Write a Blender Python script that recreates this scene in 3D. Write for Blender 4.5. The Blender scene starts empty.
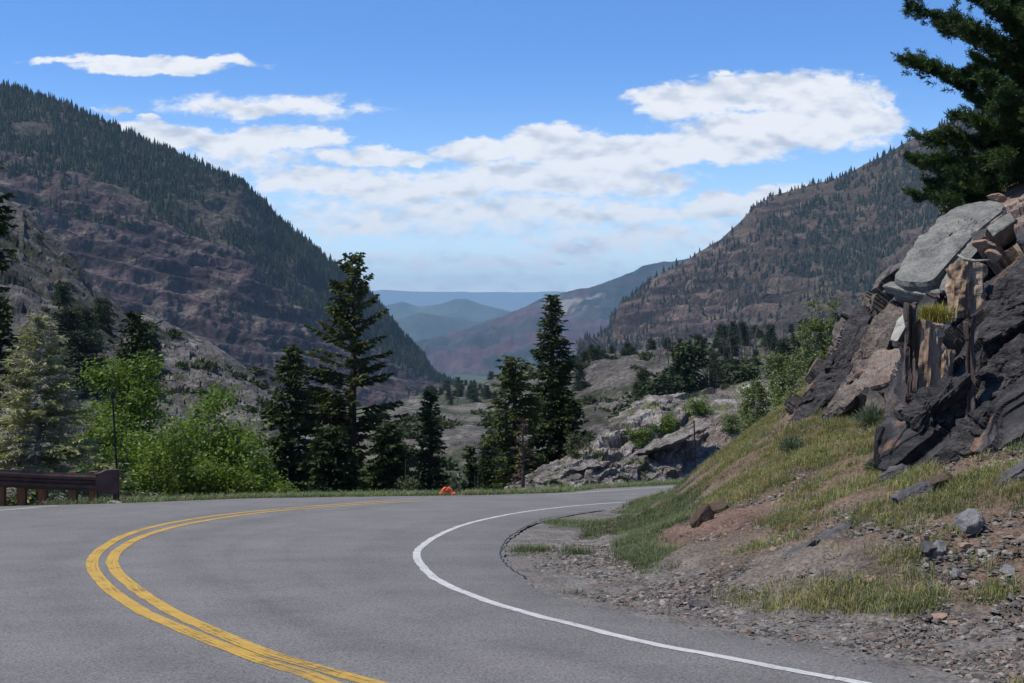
import bpy, math, random
import numpy as np
from mathutils import Vector, Matrix
from mathutils.bvhtree import BVHTree
R = math.radians
rs = np.random.RandomState

# ------------------------------------------------------------------ camera, sky, sun, exposure
FOC = 1300.0; HOR = 305.0
S = bpy.context.scene; COL = S.collection
cam = bpy.data.objects.new('camera', bpy.data.cameras.new('camera')); COL.objects.link(cam)
cam.data.sensor_width = 36; cam.data.lens = 36*FOC/1024
cam.data.shift_y = (HOR-341.5)/1024
cam.data.clip_start = .2; cam.data.clip_end = 60000
cam.location = (0, 0, 0); cam.rotation_euler = (R(90), 0, 0); S.camera = cam

SUN_EL, SUN_AZ = 62, -97          # azimuth from +y (view direction), clockwise; the sun stands high to the left
world = bpy.data.worlds.new('World'); S.world = world; world.use_nodes = True
W = world.node_tree; W.nodes.clear()
def wn(t, **k):
    n = W.nodes.new(t)
    for a, b in k.items(): setattr(n, a, b)
    return n
def wl(a, b): W.links.new(a, b)
sky = wn('ShaderNodeTexSky', sky_type='NISHITA', sun_disc=False, sun_elevation=R(SUN_EL), sun_rotation=R(SUN_AZ), altitude=2600, air_density=1.15, dust_density=.35, ozone_density=2.2)
tc = wn('ShaderNodeTexCoord'); sep = wn('ShaderNodeSeparateXYZ'); wl(tc.outputs['Generated'], sep.inputs[0])
def wm(op, a, b=None, c=None):
    n = wn('ShaderNodeMath', operation=op)
    for i, v in enumerate((a, b, c)):
        if v is None: continue
        if isinstance(v, (int, float)): n.inputs[i].default_value = v
        else: wl(v, n.inputs[i])
    return n.outputs[0]
def wmr(v, a, b, c=0., d=1., smooth=True):
    n = wn('ShaderNodeMapRange', interpolation_type='SMOOTHSTEP' if smooth else 'LINEAR')
    wl(v, n.inputs[0])
    for i, x in enumerate((a, b, c, d)): n.inputs[i+1].default_value = x
    return n.outputs[0]
def wnoise(vec, scale, detail=6, rough=.55, lac=2.):
    n = wn('ShaderNodeTexNoise', noise_dimensions='3D'); wl(vec, n.inputs['Vector'])
    n.inputs['Scale'].default_value = scale; n.inputs['Detail'].default_value = detail
    n.inputs['Roughness'].default_value = rough; n.inputs['Lacunarity'].default_value = lac
    return n
yy = wm('MAXIMUM', sep.outputs[1], .08)
U = wm('DIVIDE', sep.outputs[0], yy); V = wm('DIVIDE', sep.outputs[2], yy)
comb = wn('ShaderNodeCombineXYZ'); wl(U, comb.inputs[0]); wl(V, comb.inputs[1])
vst = wn('ShaderNodeVectorMath', operation='MULTIPLY'); wl(comb.outputs[0], vst.inputs[0]); vst.inputs[1].default_value = (1, 1.9, 1)
nz = wnoise(vst.outputs[0], 22, 4, .6)
off = wn('ShaderNodeVectorMath', operation='SUBTRACT'); wl(nz.outputs['Color'], off.inputs[0]); off.inputs[1].default_value = (.5, .5, .5)
off2 = wn('ShaderNodeVectorMath', operation='MULTIPLY'); wl(off.outputs[0], off2.inputs[0]); off2.inputs[1].default_value = (.07, .022, 0)
warp = wn('ShaderNodeVectorMath', operation='ADD'); wl(comb.outputs[0], warp.inputs[0]); wl(off2.outputs[0], warp.inputs[1])
CL = [(150,66,82,9,1),(90,61,60,4,.6),(215,62,50,6,.7),(262,107,92,12,.55),(330,112,50,8,.3),(115,109,16,5,.5),(147,117,18,3,.5),
      (140,130,46,11,1),(180,140,70,14,1.05),(250,143,62,17,1.1),(305,140,48,14,1.1),(385,158,42,11,1.05),(340,158,30,6,.6),
      (320,178,66,14,.95),(400,188,110,18,.75),(480,152,52,15,1.1),(550,145,62,20,1.2),(610,155,100,20,1.1),(560,178,140,20,.85),(690,148,110,17,1.05),
      (690,100,62,20,1.15),(745,92,70,20,1.1),(812,100,72,30,1.25),(862,118,44,22,1.05),(780,132,120,22,1.0),(665,180,18,9,.8),
      (722,206,48,13,1.0),(785,196,50,11,1.05),(520,208,170,13,.5),(365,226,42,8,.55),(640,214,90,10,.5),(577,248,46,8,.6),(553,262,14,4,.5),(470,283,110,8,.15),(735,72,14,3,.4),(450,214,240,24,.28),(640,236,170,20,.24),(500,262,170,12,.2),(240,160,90,14,.25),(1120,200,200,60,1),(-200,120,150,40,1)]
best = None; shade = None
for (px, py, rx, ry, g) in CL:
    s = wn('ShaderNodeVectorMath', operation='SUBTRACT'); wl(warp.outputs[0], s.inputs[0])
    s.inputs[1].default_value = ((px-512)/FOC, (HOR-py)/FOC, 0)
    m = wn('ShaderNodeVectorMath', operation='MULTIPLY'); wl(s.outputs[0], m.inputs[0]); m.inputs[1].default_value = (FOC/rx, FOC/ry, 0)
    l = wn('ShaderNodeVectorMath', operation='LENGTH'); wl(m.outputs[0], l.inputs[0])
    v = wm('MULTIPLY_ADD', l.outputs['Value'], -g, g)
    best = v if best is None else wm('SMOOTH_MAX', best, v, .12)
nd = wnoise(vst.outputs[0], 60, 8, .62)
dens = wm('ADD', best, wm('MULTIPLY_ADD', nd.outputs['Fac'], .9, -.40))
front = wmr(sep.outputs[1], .05, .2)
# a scatter of cloud for the rest of the sky
nb = wnoise(tc.outputs['Generated'], 3.2, 7, .55)
mask = wm('MAXIMUM', wm('MULTIPLY', wmr(dens, -.07, .33), front), wm('MULTIPLY', wmr(nb.outputs['Fac'], .56, .72), wmr(sep.outputs[1], .45, .2)))
mask = wm('MULTIPLY', mask, .93)
# cloud body: bright tops, greyer bases and hollows
ofs = wn('ShaderNodeVectorMath', operation='ADD'); wl(vst.outputs[0], ofs.inputs[0]); ofs.inputs[1].default_value = (0, .012, 0)
ns = wnoise(vst.outputs[0], 22, 3, .5); ns2 = wnoise(ofs.outputs[0], 22, 3, .5)
rel = wm('SUBTRACT', ns.outputs['Fac'], ns2.outputs['Fac'])
bright = wm('ADD', wm('MULTIPLY_ADD', rel, 2.2, .80), wm('MULTIPLY_ADD', nd.outputs['Fac'], .35, -.175))
cr = wn('ShaderNodeMix', data_type='RGBA'); wl(wmr(bright, .3, .95), cr.inputs[0])
SKYK = .115
cr.inputs[6].default_value = (.56/SKYK, .61/SKYK, .70/SKYK, 1); cr.inputs[7].default_value = (.95/SKYK, .95/SKYK, .955/SKYK, 1)
tint = wn('ShaderNodeMix', data_type='RGBA', blend_type='MULTIPLY'); tint.inputs[0].default_value = 1
tg = wn('ShaderNodeMix', data_type='RGBA'); wl(wmr(sep.outputs[2], .0, .2), tg.inputs[0]); tg.inputs[6].default_value = (1.38, 1.45, 1.6, 1); tg.inputs[7].default_value = (.55, .89, 1.34, 1)
wl(sky.outputs[0], tint.inputs[6]); wl(tg.outputs[2], tint.inputs[7])
mx = wn('ShaderNodeMix', data_type='RGBA'); wl(mask, mx.inputs[0]); wl(tint.outputs[2], mx.inputs[6]); wl(cr.outputs[2], mx.inputs[7])
bg = wn('ShaderNodeBackground'); wl(mx.outputs[2], bg.inputs[0]); bg.inputs[1].default_value = SKYK
wo = wn('ShaderNodeOutputWorld'); wl(bg.outputs[0], wo.inputs[0])

sun = bpy.data.objects.new('sun', bpy.data.lights.new('sun', 'SUN')); COL.objects.link(sun)
sun.data.energy = 5.0; sun.data.angle = R(.53); sun.data.color = (1, .94, .85)
sd = Vector((math.sin(R(SUN_AZ))*math.cos(R(SUN_EL)), math.cos(R(SUN_AZ))*math.cos(R(SUN_EL)), math.sin(R(SUN_EL))))
sun.rotation_euler = sd.to_track_quat('Z', 'Y').to_euler(); sun.location = sd*100
S.view_settings.view_transform = 'Standard'; S.view_settings.look = 'None'
S.view_settings.exposure = 0.1; S.view_settings.gamma = 1
S.view_settings.use_curve_mapping = False
S.cycles.max_bounces = 6; S.cycles.volume_bounces = 0

# ------------------------------------------------------------------ numpy noise
_r = rs(7); _perm = np.concatenate([_r.permutation(256)]*3); _g = _r.normal(size=(256, 3)); _g /= np.linalg.norm(_g, axis=1)[:, None]
def perlin(p):
    p = np.asarray(p, float); i = np.floor(p).astype(int); f = p-i; i &= 255
    w = f*f*f*(f*(f*6-15)+10); out = 0
    for dx in (0, 1):
        for dy in (0, 1):
            for dz in (0, 1):
                h = _perm[_perm[_perm[(i[:, 0]+dx) & 255]+((i[:, 1]+dy) & 255)]+((i[:, 2]+dz) & 255)]
                g = _g[h]; d = g[:, 0]*(f[:, 0]-dx)+g[:, 1]*(f[:, 1]-dy)+g[:, 2]*(f[:, 2]-dz)
                out = out+d*(w[:, 0] if dx else 1-w[:, 0])*(w[:, 1] if dy else 1-w[:, 1])*(w[:, 2] if dz else 1-w[:, 2])
    return out*1.5
def fbm(p, sc, o=4, gain=.5, seed=0):
    p = np.asarray(p, float)/np.asarray(sc)+seed*17.3; a = 1; t = 0
    for k in range(o): t = t+a*perlin(p); p = p*2.03+5.1; a *= gain
    return t
def ridged(p, sc, o=4, gain=.5, seed=0):
    p = np.asarray(p, float)/np.asarray(sc)+seed*11.7; a = 1; t = 0
    for k in range(o): t = t+a*(1-2*np.abs(perlin(p))); p = p*2.1+3.3; a *= gain
    return t/2
def blocks(p, sc, seed=0, tilt=.6):
    """faceted blocks: each jittered cell gets its own offset and tilted face"""
    q = np.asarray(p, float)/np.asarray(sc)+seed*9.1; base = np.floor(q).astype(int)
    bd = np.full(len(q), 1e9); res = np.zeros(len(q)); 
    for dx in (-1, 0, 1):
        for dy in (-1, 0, 1):
            for dz in (-1, 0, 1):
                c = base+np.array([dx, dy, dz])
                h = _perm[_perm[_perm[c[:, 0] & 255]+(c[:, 1] & 255)]+(c[:, 2] & 255)]
                h2 = _perm[h+13]; h3 = _perm[h2+71]; 
                ctr = c+np.stack([h, h2, h3], 1)/255.
                dv = q-ctr; d = (dv**2).sum(1)
                val = (_perm[h3+5]/255.-.5)*2+(dv*_g[h]).sum(1)*tilt
                m = d < bd; bd[m] = d[m]; res[m] = val[m]
    return res
def smooth(a, b, x): t = np.clip((x-a)/(b-a), 0, 1); return t*t*(3-2*t)

# ------------------------------------------------------------------ mesh helpers
def mesh(name, v, f, mat=None, parent=None, smooth_=False, col=None, loc=None):
    """v (N,3); f (M,k) array of one face size or list of such arrays"""
    me = bpy.data.meshes.new(name)
    fl = [np.asarray(a, int) for a in (f if isinstance(f, list) else [f]) if len(a)]
    v = np.asarray(v, float)
    me.vertices.add(len(v)); me.vertices.foreach_set('co', v.ravel())
    loops = np.concatenate([a.ravel() for a in fl]); tot = np.concatenate([np.full(len(a), a.shape[1]) for a in fl])
    me.loops.add(len(loops)); me.loops.foreach_set('vertex_index', loops)
    me.polygons.add(len(tot)); me.polygons.foreach_set('loop_start', np.concatenate([[0], np.cumsum(tot)[:-1]])); me.polygons.foreach_set('loop_total', tot)
    me.polygons.foreach_set('use_smooth', np.full(len(tot), bool(smooth_)))
    if col is not None:
        at = me.color_attributes.new('Col', 'FLOAT_COLOR', 'POINT')
        at.data.foreach_set('color', np.concatenate([col, np.ones((len(v), 1))], 1).ravel())
    me.update(calc_edges=True); me.validate()
    if mat: me.materials.append(mat)
    o = bpy.data.objects.new(name, me); COL.objects.link(o)
    if parent is not None: o.parent = parent
    if loc is not None: o.location = loc
    return o
def tag(o, label, cat=None, group=None, kind=None):
    o['label'] = label
    if cat: o['category'] = cat
    if group: o['group'] = group
    if kind: o['kind'] = kind
    return o
def thing(name, label, cat, loc=(0, 0, 0), rz=0, group=None):
    o = bpy.data.objects.new(name, None); COL.objects.link(o); o.location = loc; o.rotation_euler = (0, 0, rz)
    o.empty_display_size = .3
    return tag(o, label, cat, group)
def copy_thing(o, loc, rz=0, sc=1., label=None, group=None):
    c = o.copy(); COL.objects.link(c); c.location = loc; c.rotation_euler = (0, 0, rz); c.scale = (sc, sc, sc) if not isinstance(sc, tuple) else sc
    if label: c['label'] = label
    if group: c['group'] = group
    for ch in o.children:
        k = ch.copy(); COL.objects.link(k); k.parent = c
    return c
class MB:
    def __init__(s): s.v = []; s.f = {}; s.n = 0; s.c = []
    def add(s, v, f, c=None):
        v = np.asarray(v, float); f = np.asarray(f, int)
        s.f.setdefault(f.shape[1], []).append(f+s.n); s.v.append(v); s.n += len(v)
        if c is not None: s.c.append(np.broadcast_to(np.asarray(c, float), (len(v), 3)))
    def box(s, c, sz, rot=None):
        q = np.array([[x, y, z] for x in (-.5, .5) for y in (-.5, .5) for z in (-.5, .5)])*np.array(sz)
        if rot is not None: q = q@np.array(rot).T
        s.add(q+np.array(c), [[0, 1, 3, 2], [4, 6, 7, 5], [0, 4, 5, 1], [2, 3, 7, 6], [0, 2, 6, 4], [1, 5, 7, 3]])
    def tube(s, pts, rad, n=6, cap=True):
        pts = np.asarray(pts, float); m = len(pts); rad = np.broadcast_to(rad, (m,))
        t = np.gradient(pts, axis=0); t /= np.linalg.norm(t, axis=1)[:, None]+1e-9
        ref = np.array([0, 0, 1.]) if abs(t[0][2]) < .9 else np.array([1., 0, 0])
        a = np.cross(t, ref); a /= np.linalg.norm(a, axis=1)[:, None]+1e-9; b = np.cross(t, a)
        th = np.arange(n)*2*math.pi/n
        v = (pts[:, None]+rad[:, None, None]*(a[:, None]*np.cos(th)[None, :, None]+b[:, None]*np.sin(th)[None, :, None])).reshape(-1, 3)
        i = np.arange(m-1)[:, None]*n; j = np.arange(n)[None]; k = (j+1) % n
        s.add(v, np.stack([i+j, i+k, i+n+k, i+n+j], -1).reshape(-1, 4))
        if cap:
            for e in (0, (m-1)*n):
                vv = np.concatenate([v[e:e+n], v[e:e+n].mean(0)[None]]); s.add(vv, [[q, (q+1) % n, n] for q in range(n)])
    def build(s, name, mat, parent=None, **k):
        col = np.concatenate(s.c) if s.c else None
        return mesh(name, np.concatenate(s.v), [np.concatenate(a) for a in s.f.values()], mat, parent, col=col, **k)
def grid_faces(nr, nc):
    i = np.arange(nr-1)[:, None]*nc; j = np.arange(nc-1)[None]
    return np.stack([i+j, i+j+1, i+nc+j+1, i+nc+j], -1).reshape(-1, 4)
def P(px, py, d): return np.array([(px-512)/FOC*d, d, (HOR-py)/FOC*d])
GR = .1; CH = 1.9
def planez(y): return -CH-GR*np.asarray(y, float)
def road(px, py):
    d = CH/((py-HOR)/FOC-GR); return np.array([(px-512)/FOC*d, d])

# ------------------------------------------------------------------ materials
def mat(name, cols, scale=1., rough=.9, bump=0., bscale=None, attr=False, detail=8, nr=.6, stretch=(1, 1, 1), spec=.2, trans=0., rnd=0., fine=None, bdist=.1, micro=None):
    m = bpy.data.materials.new(name); m.use_nodes = True; T = m.node_tree; N = T.nodes; L = T.links; N.clear()
    out = N.new('ShaderNodeOutputMaterial'); b = N.new('ShaderNodeBsdfPrincipled')
    b.inputs['Roughness'].default_value = rough; b.inputs['Specular IOR Level'].default_value = spec
    c = N.new('ShaderNodeTexCoord'); mp = N.new('ShaderNodeMapping'); mp.inputs['Scale'].default_value = stretch; L.new(c.outputs['Object'], mp.inputs[0])
    def noise(sc, det=detail, r_=nr):
        n = N.new('ShaderNodeTexNoise'); n.inputs['Scale'].default_value = sc; n.inputs['Detail'].default_value = det; n.inputs['Roughness'].default_value = r_
        L.new(mp.outputs[0], n.inputs['Vector']); return n
    n = noise(scale); rp = N.new('ShaderNodeValToRGB'); L.new(n.outputs['Fac'], rp.inputs[0])
    e = rp.color_ramp.elements
    k = len(cols)
    while len(e) < k: e.new(.5)
    for i, cc in enumerate(cols):
        if len(cc) == 2 and not isinstance(cc[0], (tuple, list)): pos, cv = cc
        else: pos, cv = (.34+.32*i/max(k-1, 1)), cc
        e[i].position = pos; e[i].color = (*cv, 1)
    colr = rp.outputs[0]
    def mult(a, bq, blend='MULTIPLY', fac=1.):
        x = N.new('ShaderNodeMix'); x.data_type = 'RGBA'; x.blend_type = blend; x.inputs[0].default_value = fac
        L.new(a, x.inputs[6])
        if isinstance(bq, tuple): x.inputs[7].default_value = (*bq, 1)
        else: L.new(bq, x.inputs[7])
        return x.outputs[2]
    if fine:   # (scale, low, high) brightness speckle
        fn = noise(fine[0], 3, .7); mr = N.new('ShaderNodeMapRange'); L.new(fn.outputs['Fac'], mr.inputs[0]); mr.inputs[1].default_value = .33; mr.inputs[2].default_value = .67
        mr.inputs[3].default_value = fine[1]; mr.inputs[4].default_value = fine[2]; cb = N.new('ShaderNodeCombineColor')
        for q in range(3): L.new(mr.outputs[0], cb.inputs[q])
        colr = mult(colr, cb.outputs[0])
    if attr:
        a = N.new('ShaderNodeAttribute'); a.attribute_name = 'Col'; colr = mult(colr, a.outputs['Color'])
    if rnd:
        oi = N.new('ShaderNodeObjectInfo'); hs = N.new('ShaderNodeHueSaturation'); L.new(colr, hs.inputs['Color'])
        mr = N.new('ShaderNodeMapRange'); L.new(oi.outputs['Random'], mr.inputs[0]); mr.inputs[3].default_value = 1-rnd; mr.inputs[4].default_value = 1+rnd
        L.new(mr.outputs[0], hs.inputs['Value']); colr = hs.outputs[0]
    L.new(colr, b.inputs['Base Color'])
    if bump:
        bn = noise(bscale or scale*4, 6, .65); bp = N.new('ShaderNodeBump'); bp.inputs['Strength'].default_value = bump; bp.inputs['Distance'].default_value = bdist
        L.new(bn.outputs['Fac'], bp.inputs['Height']); L.new(bp.outputs[0], b.inputs['Normal'])
    sh = b.outputs[0]
    if trans:
        tr = N.new('ShaderNodeBsdfTranslucent'); L.new(mult(colr, (1.2, 1.3, .6)), tr.inputs['Color'])
        ms = N.new('ShaderNodeMixShader'); ms.inputs[0].default_value = trans; L.new(sh, ms.inputs[1]); L.new(tr.outputs[0], ms.inputs[2]); sh = ms.outputs[0]
    L.new(sh, out.inputs[0])
    m['keep'] = 1
    return m
def paint_mat(name, c, wear):
    m = mat(name, [c, tuple(x*.8 for x in c)], 3, .7, fine=(60, .8, 1.1)); T = m.node_tree; N = T.nodes; L = T.links
    out = [n for n in N if n.type == 'OUTPUT_MATERIAL'][0]; src = out.inputs[0].links[0].from_socket
    tc_ = N.new('ShaderNodeTexCoord'); n = N.new('ShaderNodeTexNoise'); n.inputs['Scale'].default_value = 9; n.inputs['Detail'].default_value = 9; n.inputs['Roughness'].default_value = .8
    L.new(tc_.outputs['Object'], n.inputs['Vector'])
    a = N.new('ShaderNodeAttribute'); a.attribute_name = 'Col'; sp = N.new('ShaderNodeSeparateColor'); L.new(a.outputs['Color'], sp.inputs[0])
    cx = N.new('ShaderNodeCombineXYZ'); mu = N.new('ShaderNodeMath'); mu.operation = 'MULTIPLY'; mu.inputs[1].default_value = 6.; L.new(sp.outputs[2], mu.inputs[0]); mu2 = N.new('ShaderNodeMath'); mu2.operation = 'MULTIPLY'; mu2.inputs[1].default_value = .9; L.new(sp.outputs[1], mu2.inputs[0])
    L.new(mu2.outputs[0], cx.inputs[0]); L.new(mu.outputs[0], cx.inputs[1]); ns_ = N.new('ShaderNodeTexNoise'); ns_.inputs['Scale'].default_value = 1.; ns_.inputs['Detail'].default_value = 5; ns_.inputs['Roughness'].default_value = .7; L.new(cx.outputs[0], ns_.inputs['Vector'])
    av = N.new('ShaderNodeMix'); av.data_type = 'FLOAT'; av.inputs[0].default_value = .55; L.new(n.outputs['Fac'], av.inputs[2]); L.new(ns_.outputs['Fac'], av.inputs[3])
    ad = N.new('ShaderNodeMath'); ad.operation = 'ADD'; L.new(av.outputs[0], ad.inputs[0]); L.new(sp.outputs[0], ad.inputs[1])
    mr = N.new('ShaderNodeMapRange'); L.new(ad.outputs[0], mr.inputs[0]); mr.inputs[1].default_value = wear; mr.inputs[2].default_value = wear+.12
    tr = N.new('ShaderNodeBsdfTransparent'); ms = N.new('ShaderNodeMixShader'); L.new(mr.outputs[0], ms.inputs[0]); L.new(src, ms.inputs[1]); L.new(tr.outputs[0], ms.inputs[2]); L.new(ms.outputs[0], out.inputs[0])
    return m
m_asphalt = mat('asphalt', [(.130, .1245, .119), (.145, .139, .133), (.161, .154, .147)], .8, .85, .6, 90, attr=True, fine=(42, .45, 1.55), bdist=.01)
m_yellow = paint_mat('yellow_paint', (.47, .30, .06), .52)
m_white = paint_mat('white_paint', (.5, .5, .485), .53)
m_ground = mat('ground', [(.04, .05, .025), (.07, .07, .04), (.11, .10, .065)], .05, .95, .4, .5, attr=True, bdist=.3)
m_bank = mat('bank_soil', [(.7, .7, .7), (1, 1, 1), (1.25, 1.25, 1.25)], 1.6, .95, .9, 14, attr=True, fine=(22, .45, 1.6), bdist=.05)
m_mtn = mat('mountain', [(.7, .7, .7), (1., 1., 1.), (1.35, 1.32, 1.3)], .05, .95, 1., .2, attr=True, fine=(.22, .35, 1.65), bdist=3)
m_far = mat('far_ridge', [(.85, .85, .85), (1.15, 1.15, 1.15)], .004, 1, attr=True, fine=(.02, .7, 1.3))
m_slope = mat('rocky_slope', [(.75, .75, .75), (1., 1., 1.), (1.2, 1.2, 1.2)], .15, .95, .9, 1.2, attr=True, fine=(1.1, .5, 1.5), bdist=.5)
m_rock = mat('schist', [(.75, .75, .75), (1., 1., 1.), (1.25, 1.25, 1.25)], 1.3, .75, .8, 9, attr=True, fine=(14, .65, 1.35), bdist=.05, spec=.35)
m_outcrop = mat('outcrop_rock', [(.7, .7, .7), (1., 1., 1.), (1.25, 1.25, 1.25)], .8, .9, .8, 5, attr=True, fine=(7, .6, 1.4), bdist=.1)
m_stone = mat('loose_stone', [(.8, .8, .8), (1.2, 1.2, 1.2)], 5, .85, attr=True)
m_pillar = mat('brown_rock', [(.17, .112, .072), (.27, .187, .125), (.37, .285, .21)], 6, .9, .9, 18, stretch=(1, 1, .09), fine=(30, .6, 1.3), bdist=.03)
m_slab = mat('grey_slab', [(.105, .108, .10), (.155, .155, .142), (.20, .195, .175)], 2.2, .9, .9, 7, fine=(16, .65, 1.25), bdist=.03)
m_pale = mat('pale_rock', [(.22, .21, .18), (.36, .35, .31)], 4, .85, .5, 20)
m_tan = mat('tan_rock', [(.22, .14, .10), (.38, .27, .2)], 5, .9, .6, 18)
m_dark = mat('dark_rock', [(.035, .034, .04), (.075, .07, .072), (.12, .11, .105)], 5, .8, .8, 18, spec=.35, bdist=.04)
m_brn = mat('brown_boulder', [(.06, .04, .03), (.12, .085, .06)], 6, .9, .7, 20)
m_grey = mat('grey_boulder', [(.12, .12, .12), (.24, .235, .23)], 6, .9, .6, 20)
m_bark = mat('bark', [(.035, .025, .02), (.08, .06, .048)], 8, .95, .8, 25, stretch=(1, 1, .25))
m_bark2 = mat('pale_bark', [(.12, .11, .09), (.25, .23, .2)], 8, .95, .5, 25, stretch=(1, 1, .4))
m_dead = mat('dead_wood', [(.06, .054, .05), (.12, .11, .10)], 4, .95)
m_needle = mat('dark_needles', [(.014, .026, .010), (.036, .056, .018), (.075, .092, .028)], 1.8, .75, rnd=.18, detail=3, trans=.12)
m_needleb = mat('olive_needles', [(.028, .042, .013), (.06, .075, .022), (.11, .115, .038)], 1.1, .75, rnd=.1, detail=3, trans=.14)
m_pine = mat('pine_needles', [(.014, .034, .011), (.035, .07, .02), (.075, .115, .03)], 1.5, .6, detail=3, trans=.14)
m_pines = mat('pale_spruce', [(.16, .17, .06), (.27, .27, .115), (.38, .36, .2)], 1.2, .8, detail=3, trans=.2)
m_leaf = mat('bright_leaves', [(.065, .105, .018), (.12, .18, .028), (.18, .25, .055)], 1.8, .55, detail=3, trans=.4, spec=.3)
m_leaf2 = mat('pale_leaves', [(.075, .10, .042), (.135, .17, .07), (.22, .25, .125)], 1.6, .55, detail=3, trans=.4, spec=.3)
m_leafd = mat('shrub_leaves', [(.04, .05, .025), (.07, .085, .04), (.11, .12, .07)], 1., .8, detail=3, trans=.15, rnd=.25)
m_sage = mat('sage_leaves', [(.06, .085, .05), (.13, .17, .11)], 8, .8, trans=.2)
m_grass = mat('grass', [(.85, .85, .85), (1.2, 1.2, 1.2)], .5, .8, attr=True, trans=.3)
m_forest = mat('forest', [(.6, .7, .6), (1., 1., 1.), (1.3, 1.25, 1.2)], .03, .9, attr=True, detail=3)
m_rust = mat('rusty_steel', [(.045, .022, .018), (.075, .035, .028), (.11, .055, .04)], 3, .6, .3, 30, spec=.5)
m_post = mat('timber_post', [(.10, .05, .028), (.2, .105, .055)], 9, .9, .6, 30, stretch=(1, 1, .12))
m_black = mat('black_paint', [(.008, .008, .009), (.014, .014, .015)], 5, .5)
m_orange = mat('orange_plastic', [(.75, .12, .05), (.85, .2, .09)], 6, .6)
m_red = mat('red_plastic', [(.5, .02, .015), (.65, .04, .02)], 6, .6)

# ------------------------------------------------------------------ lofted landforms
def loft(rows, nc, nr, disp=None, back=None):
    rw = []
    for r_ in rows:
        a = np.array(r_, float); u = np.linspace(0, 1, nc); t = (a[:, 0]-a[0, 0])/(a[-1, 0]-a[0, 0])
        px = a[0, 0]+(a[-1, 0]-a[0, 0])*u; py = np.interp(u, t, a[:, 1]); d = np.interp(u, t, a[:, 2])
        k = max(1, nc//60); ker = np.ones(k)/k
        d = np.convolve(np.pad(d, k, mode='edge'), ker, 'same')[k:-k]
        rw.append(np.stack([(px-512)/FOC*d, d, (HOR-py)/FOC*d], 1))
    if back is not None:
        for (dy, dz) in back: q = rw[-1].copy(); q[:, 1] += dy; q[:, 2] += dz; q[:, 0] *= 1+dy/np.maximum(q[:, 1], 1)*.5; rw.append(q)
    A = np.stack(rw); k = len(A); v = np.linspace(0, k-1, nr); i = np.minimum(v.astype(int), k-2); f = v-i
    g = (f*f*(3-2*f)*.35+f*.65)[:, None, None]
    Q = A[i]*(1-g)+A[i+1]*g
    vv = np.repeat(v/(k-1), nc); uu = np.tile(np.linspace(0, 1, nc), nr)
    return Q.reshape(-1, 3), grid_faces(nr, nc), uu, vv
def gnormals(v, nr, nc):
    g = v.reshape(nr, nc, 3); n = np.cross(np.gradient(g, axis=1), np.gradient(g, axis=0)).reshape(-1, 3)
    return n/(np.linalg.norm(n, axis=1)[:, None]+1e-9)
BV = {}
def land(name, v, f, m, col, label, sm=False, key=None, kind='structure', cat=None):
    o = mesh(name, v, f, m, col=col, smooth_=sm); tag(o, label, cat, kind=kind)
    if key: BV[key] = (v, f)
    return o
def mix(a, b, t): return np.asarray(a)*(1-t[:, None])+np.asarray(b)*t[:, None]

# --- far plateau, blue hills, mid ridge
v, f, u, w = loft([[(-180, 332, 28000), (1200, 332, 28000)], [(-180, 318, 28600), (1200, 318, 28600)], [(-180, 289, 30000), (300, 290, 30000), (390, 290, 30000), (470, 291.5, 30000), (560, 291, 30000), (1200, 290, 30000)]], 400, 20, back=[(1500, -300)])
v[:, 2] += fbm(v, (700, 700, 700), 4)*22*(w > .5)*(w < .9)
land('plateau', v, f, m_far, np.tile((.055, .07, .05), (len(v), 1)), 'long flat-topped blue plateau on the far horizon', True)
def ridge(name, rows, nc, nr, amp, sc, c1, c2, label, back, seed=0, extra=None):
    v, f, u, w = loft(rows, nc, nr, back=back)
    n = ridged(v, sc, 5, .5, seed)
    crest = smooth(0, .25, np.abs(w-(len(rows)-1)/(len(rows)-1+len(back))))
    v[:, 2] += (n-.5)*amp*(.25+.75*crest)
    t = smooth(-.25, .35, fbm(v, np.array(sc)*.5, 4, .6, seed+3))
    c = mix(c1, c2, t)
    if extra is not None: c = extra(v, c, w, u)
    land(name, v, f, m_far, c, label, True)
ridge('hills', [[(250, 400, 12200), (560, 400, 12000)], [(250, 350, 12600), (400, 345, 12600), (440, 352, 12500), (560, 350, 12600)], [(250, 296, 13500), (345, 304, 13500), (380, 306, 13500), (402, 301, 13500), (420, 306, 13500), (440, 304, 13500), (455, 299, 13500), (466, 299, 13500), (480, 304, 13500), (500, 309, 13500), (540, 318, 13500), (620, 330, 13500)]], 220, 50, 60, (900, 900, 900), (.028, .042, .035), (.05, .065, .045), 'blue rounded hills far down the valley', [(900, -200)], 1)
ridge('hills', [[(300, 420, 9200), (600, 420, 9200)], [(300, 335, 10000), (400, 318, 10000), (420, 312, 10000), (450, 317, 10000), (480, 322, 10000), (520, 330, 10000), (600, 345, 10000)]], 200, 40, 50, (600, 600, 600), (.022, .036, .028), (.042, .052, .034), 'lower dark blue hills in front of the rounded ones', [(700, -250)], 2)
def redpatch(v, c, w, u):
    t = smooth(.0, .45, fbm(v, (500, 500, 200), 4, .55, 9)+.25-np.abs(w-.42)*1.6)
    c = mix(c, (.085, .032, .042), t*.62)
    px = v[:, 0]/v[:, 1]*FOC+512
    t2 = smooth(.15, .4, fbm(v, (160, 160, 90), 4, .6, 4))*smooth(.55, .63, w)*smooth(.8, .7, w)*smooth(530, 560, px)*smooth(620, 590, px)
    return mix(c, (.2, .18, .16), t2*.8)
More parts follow.
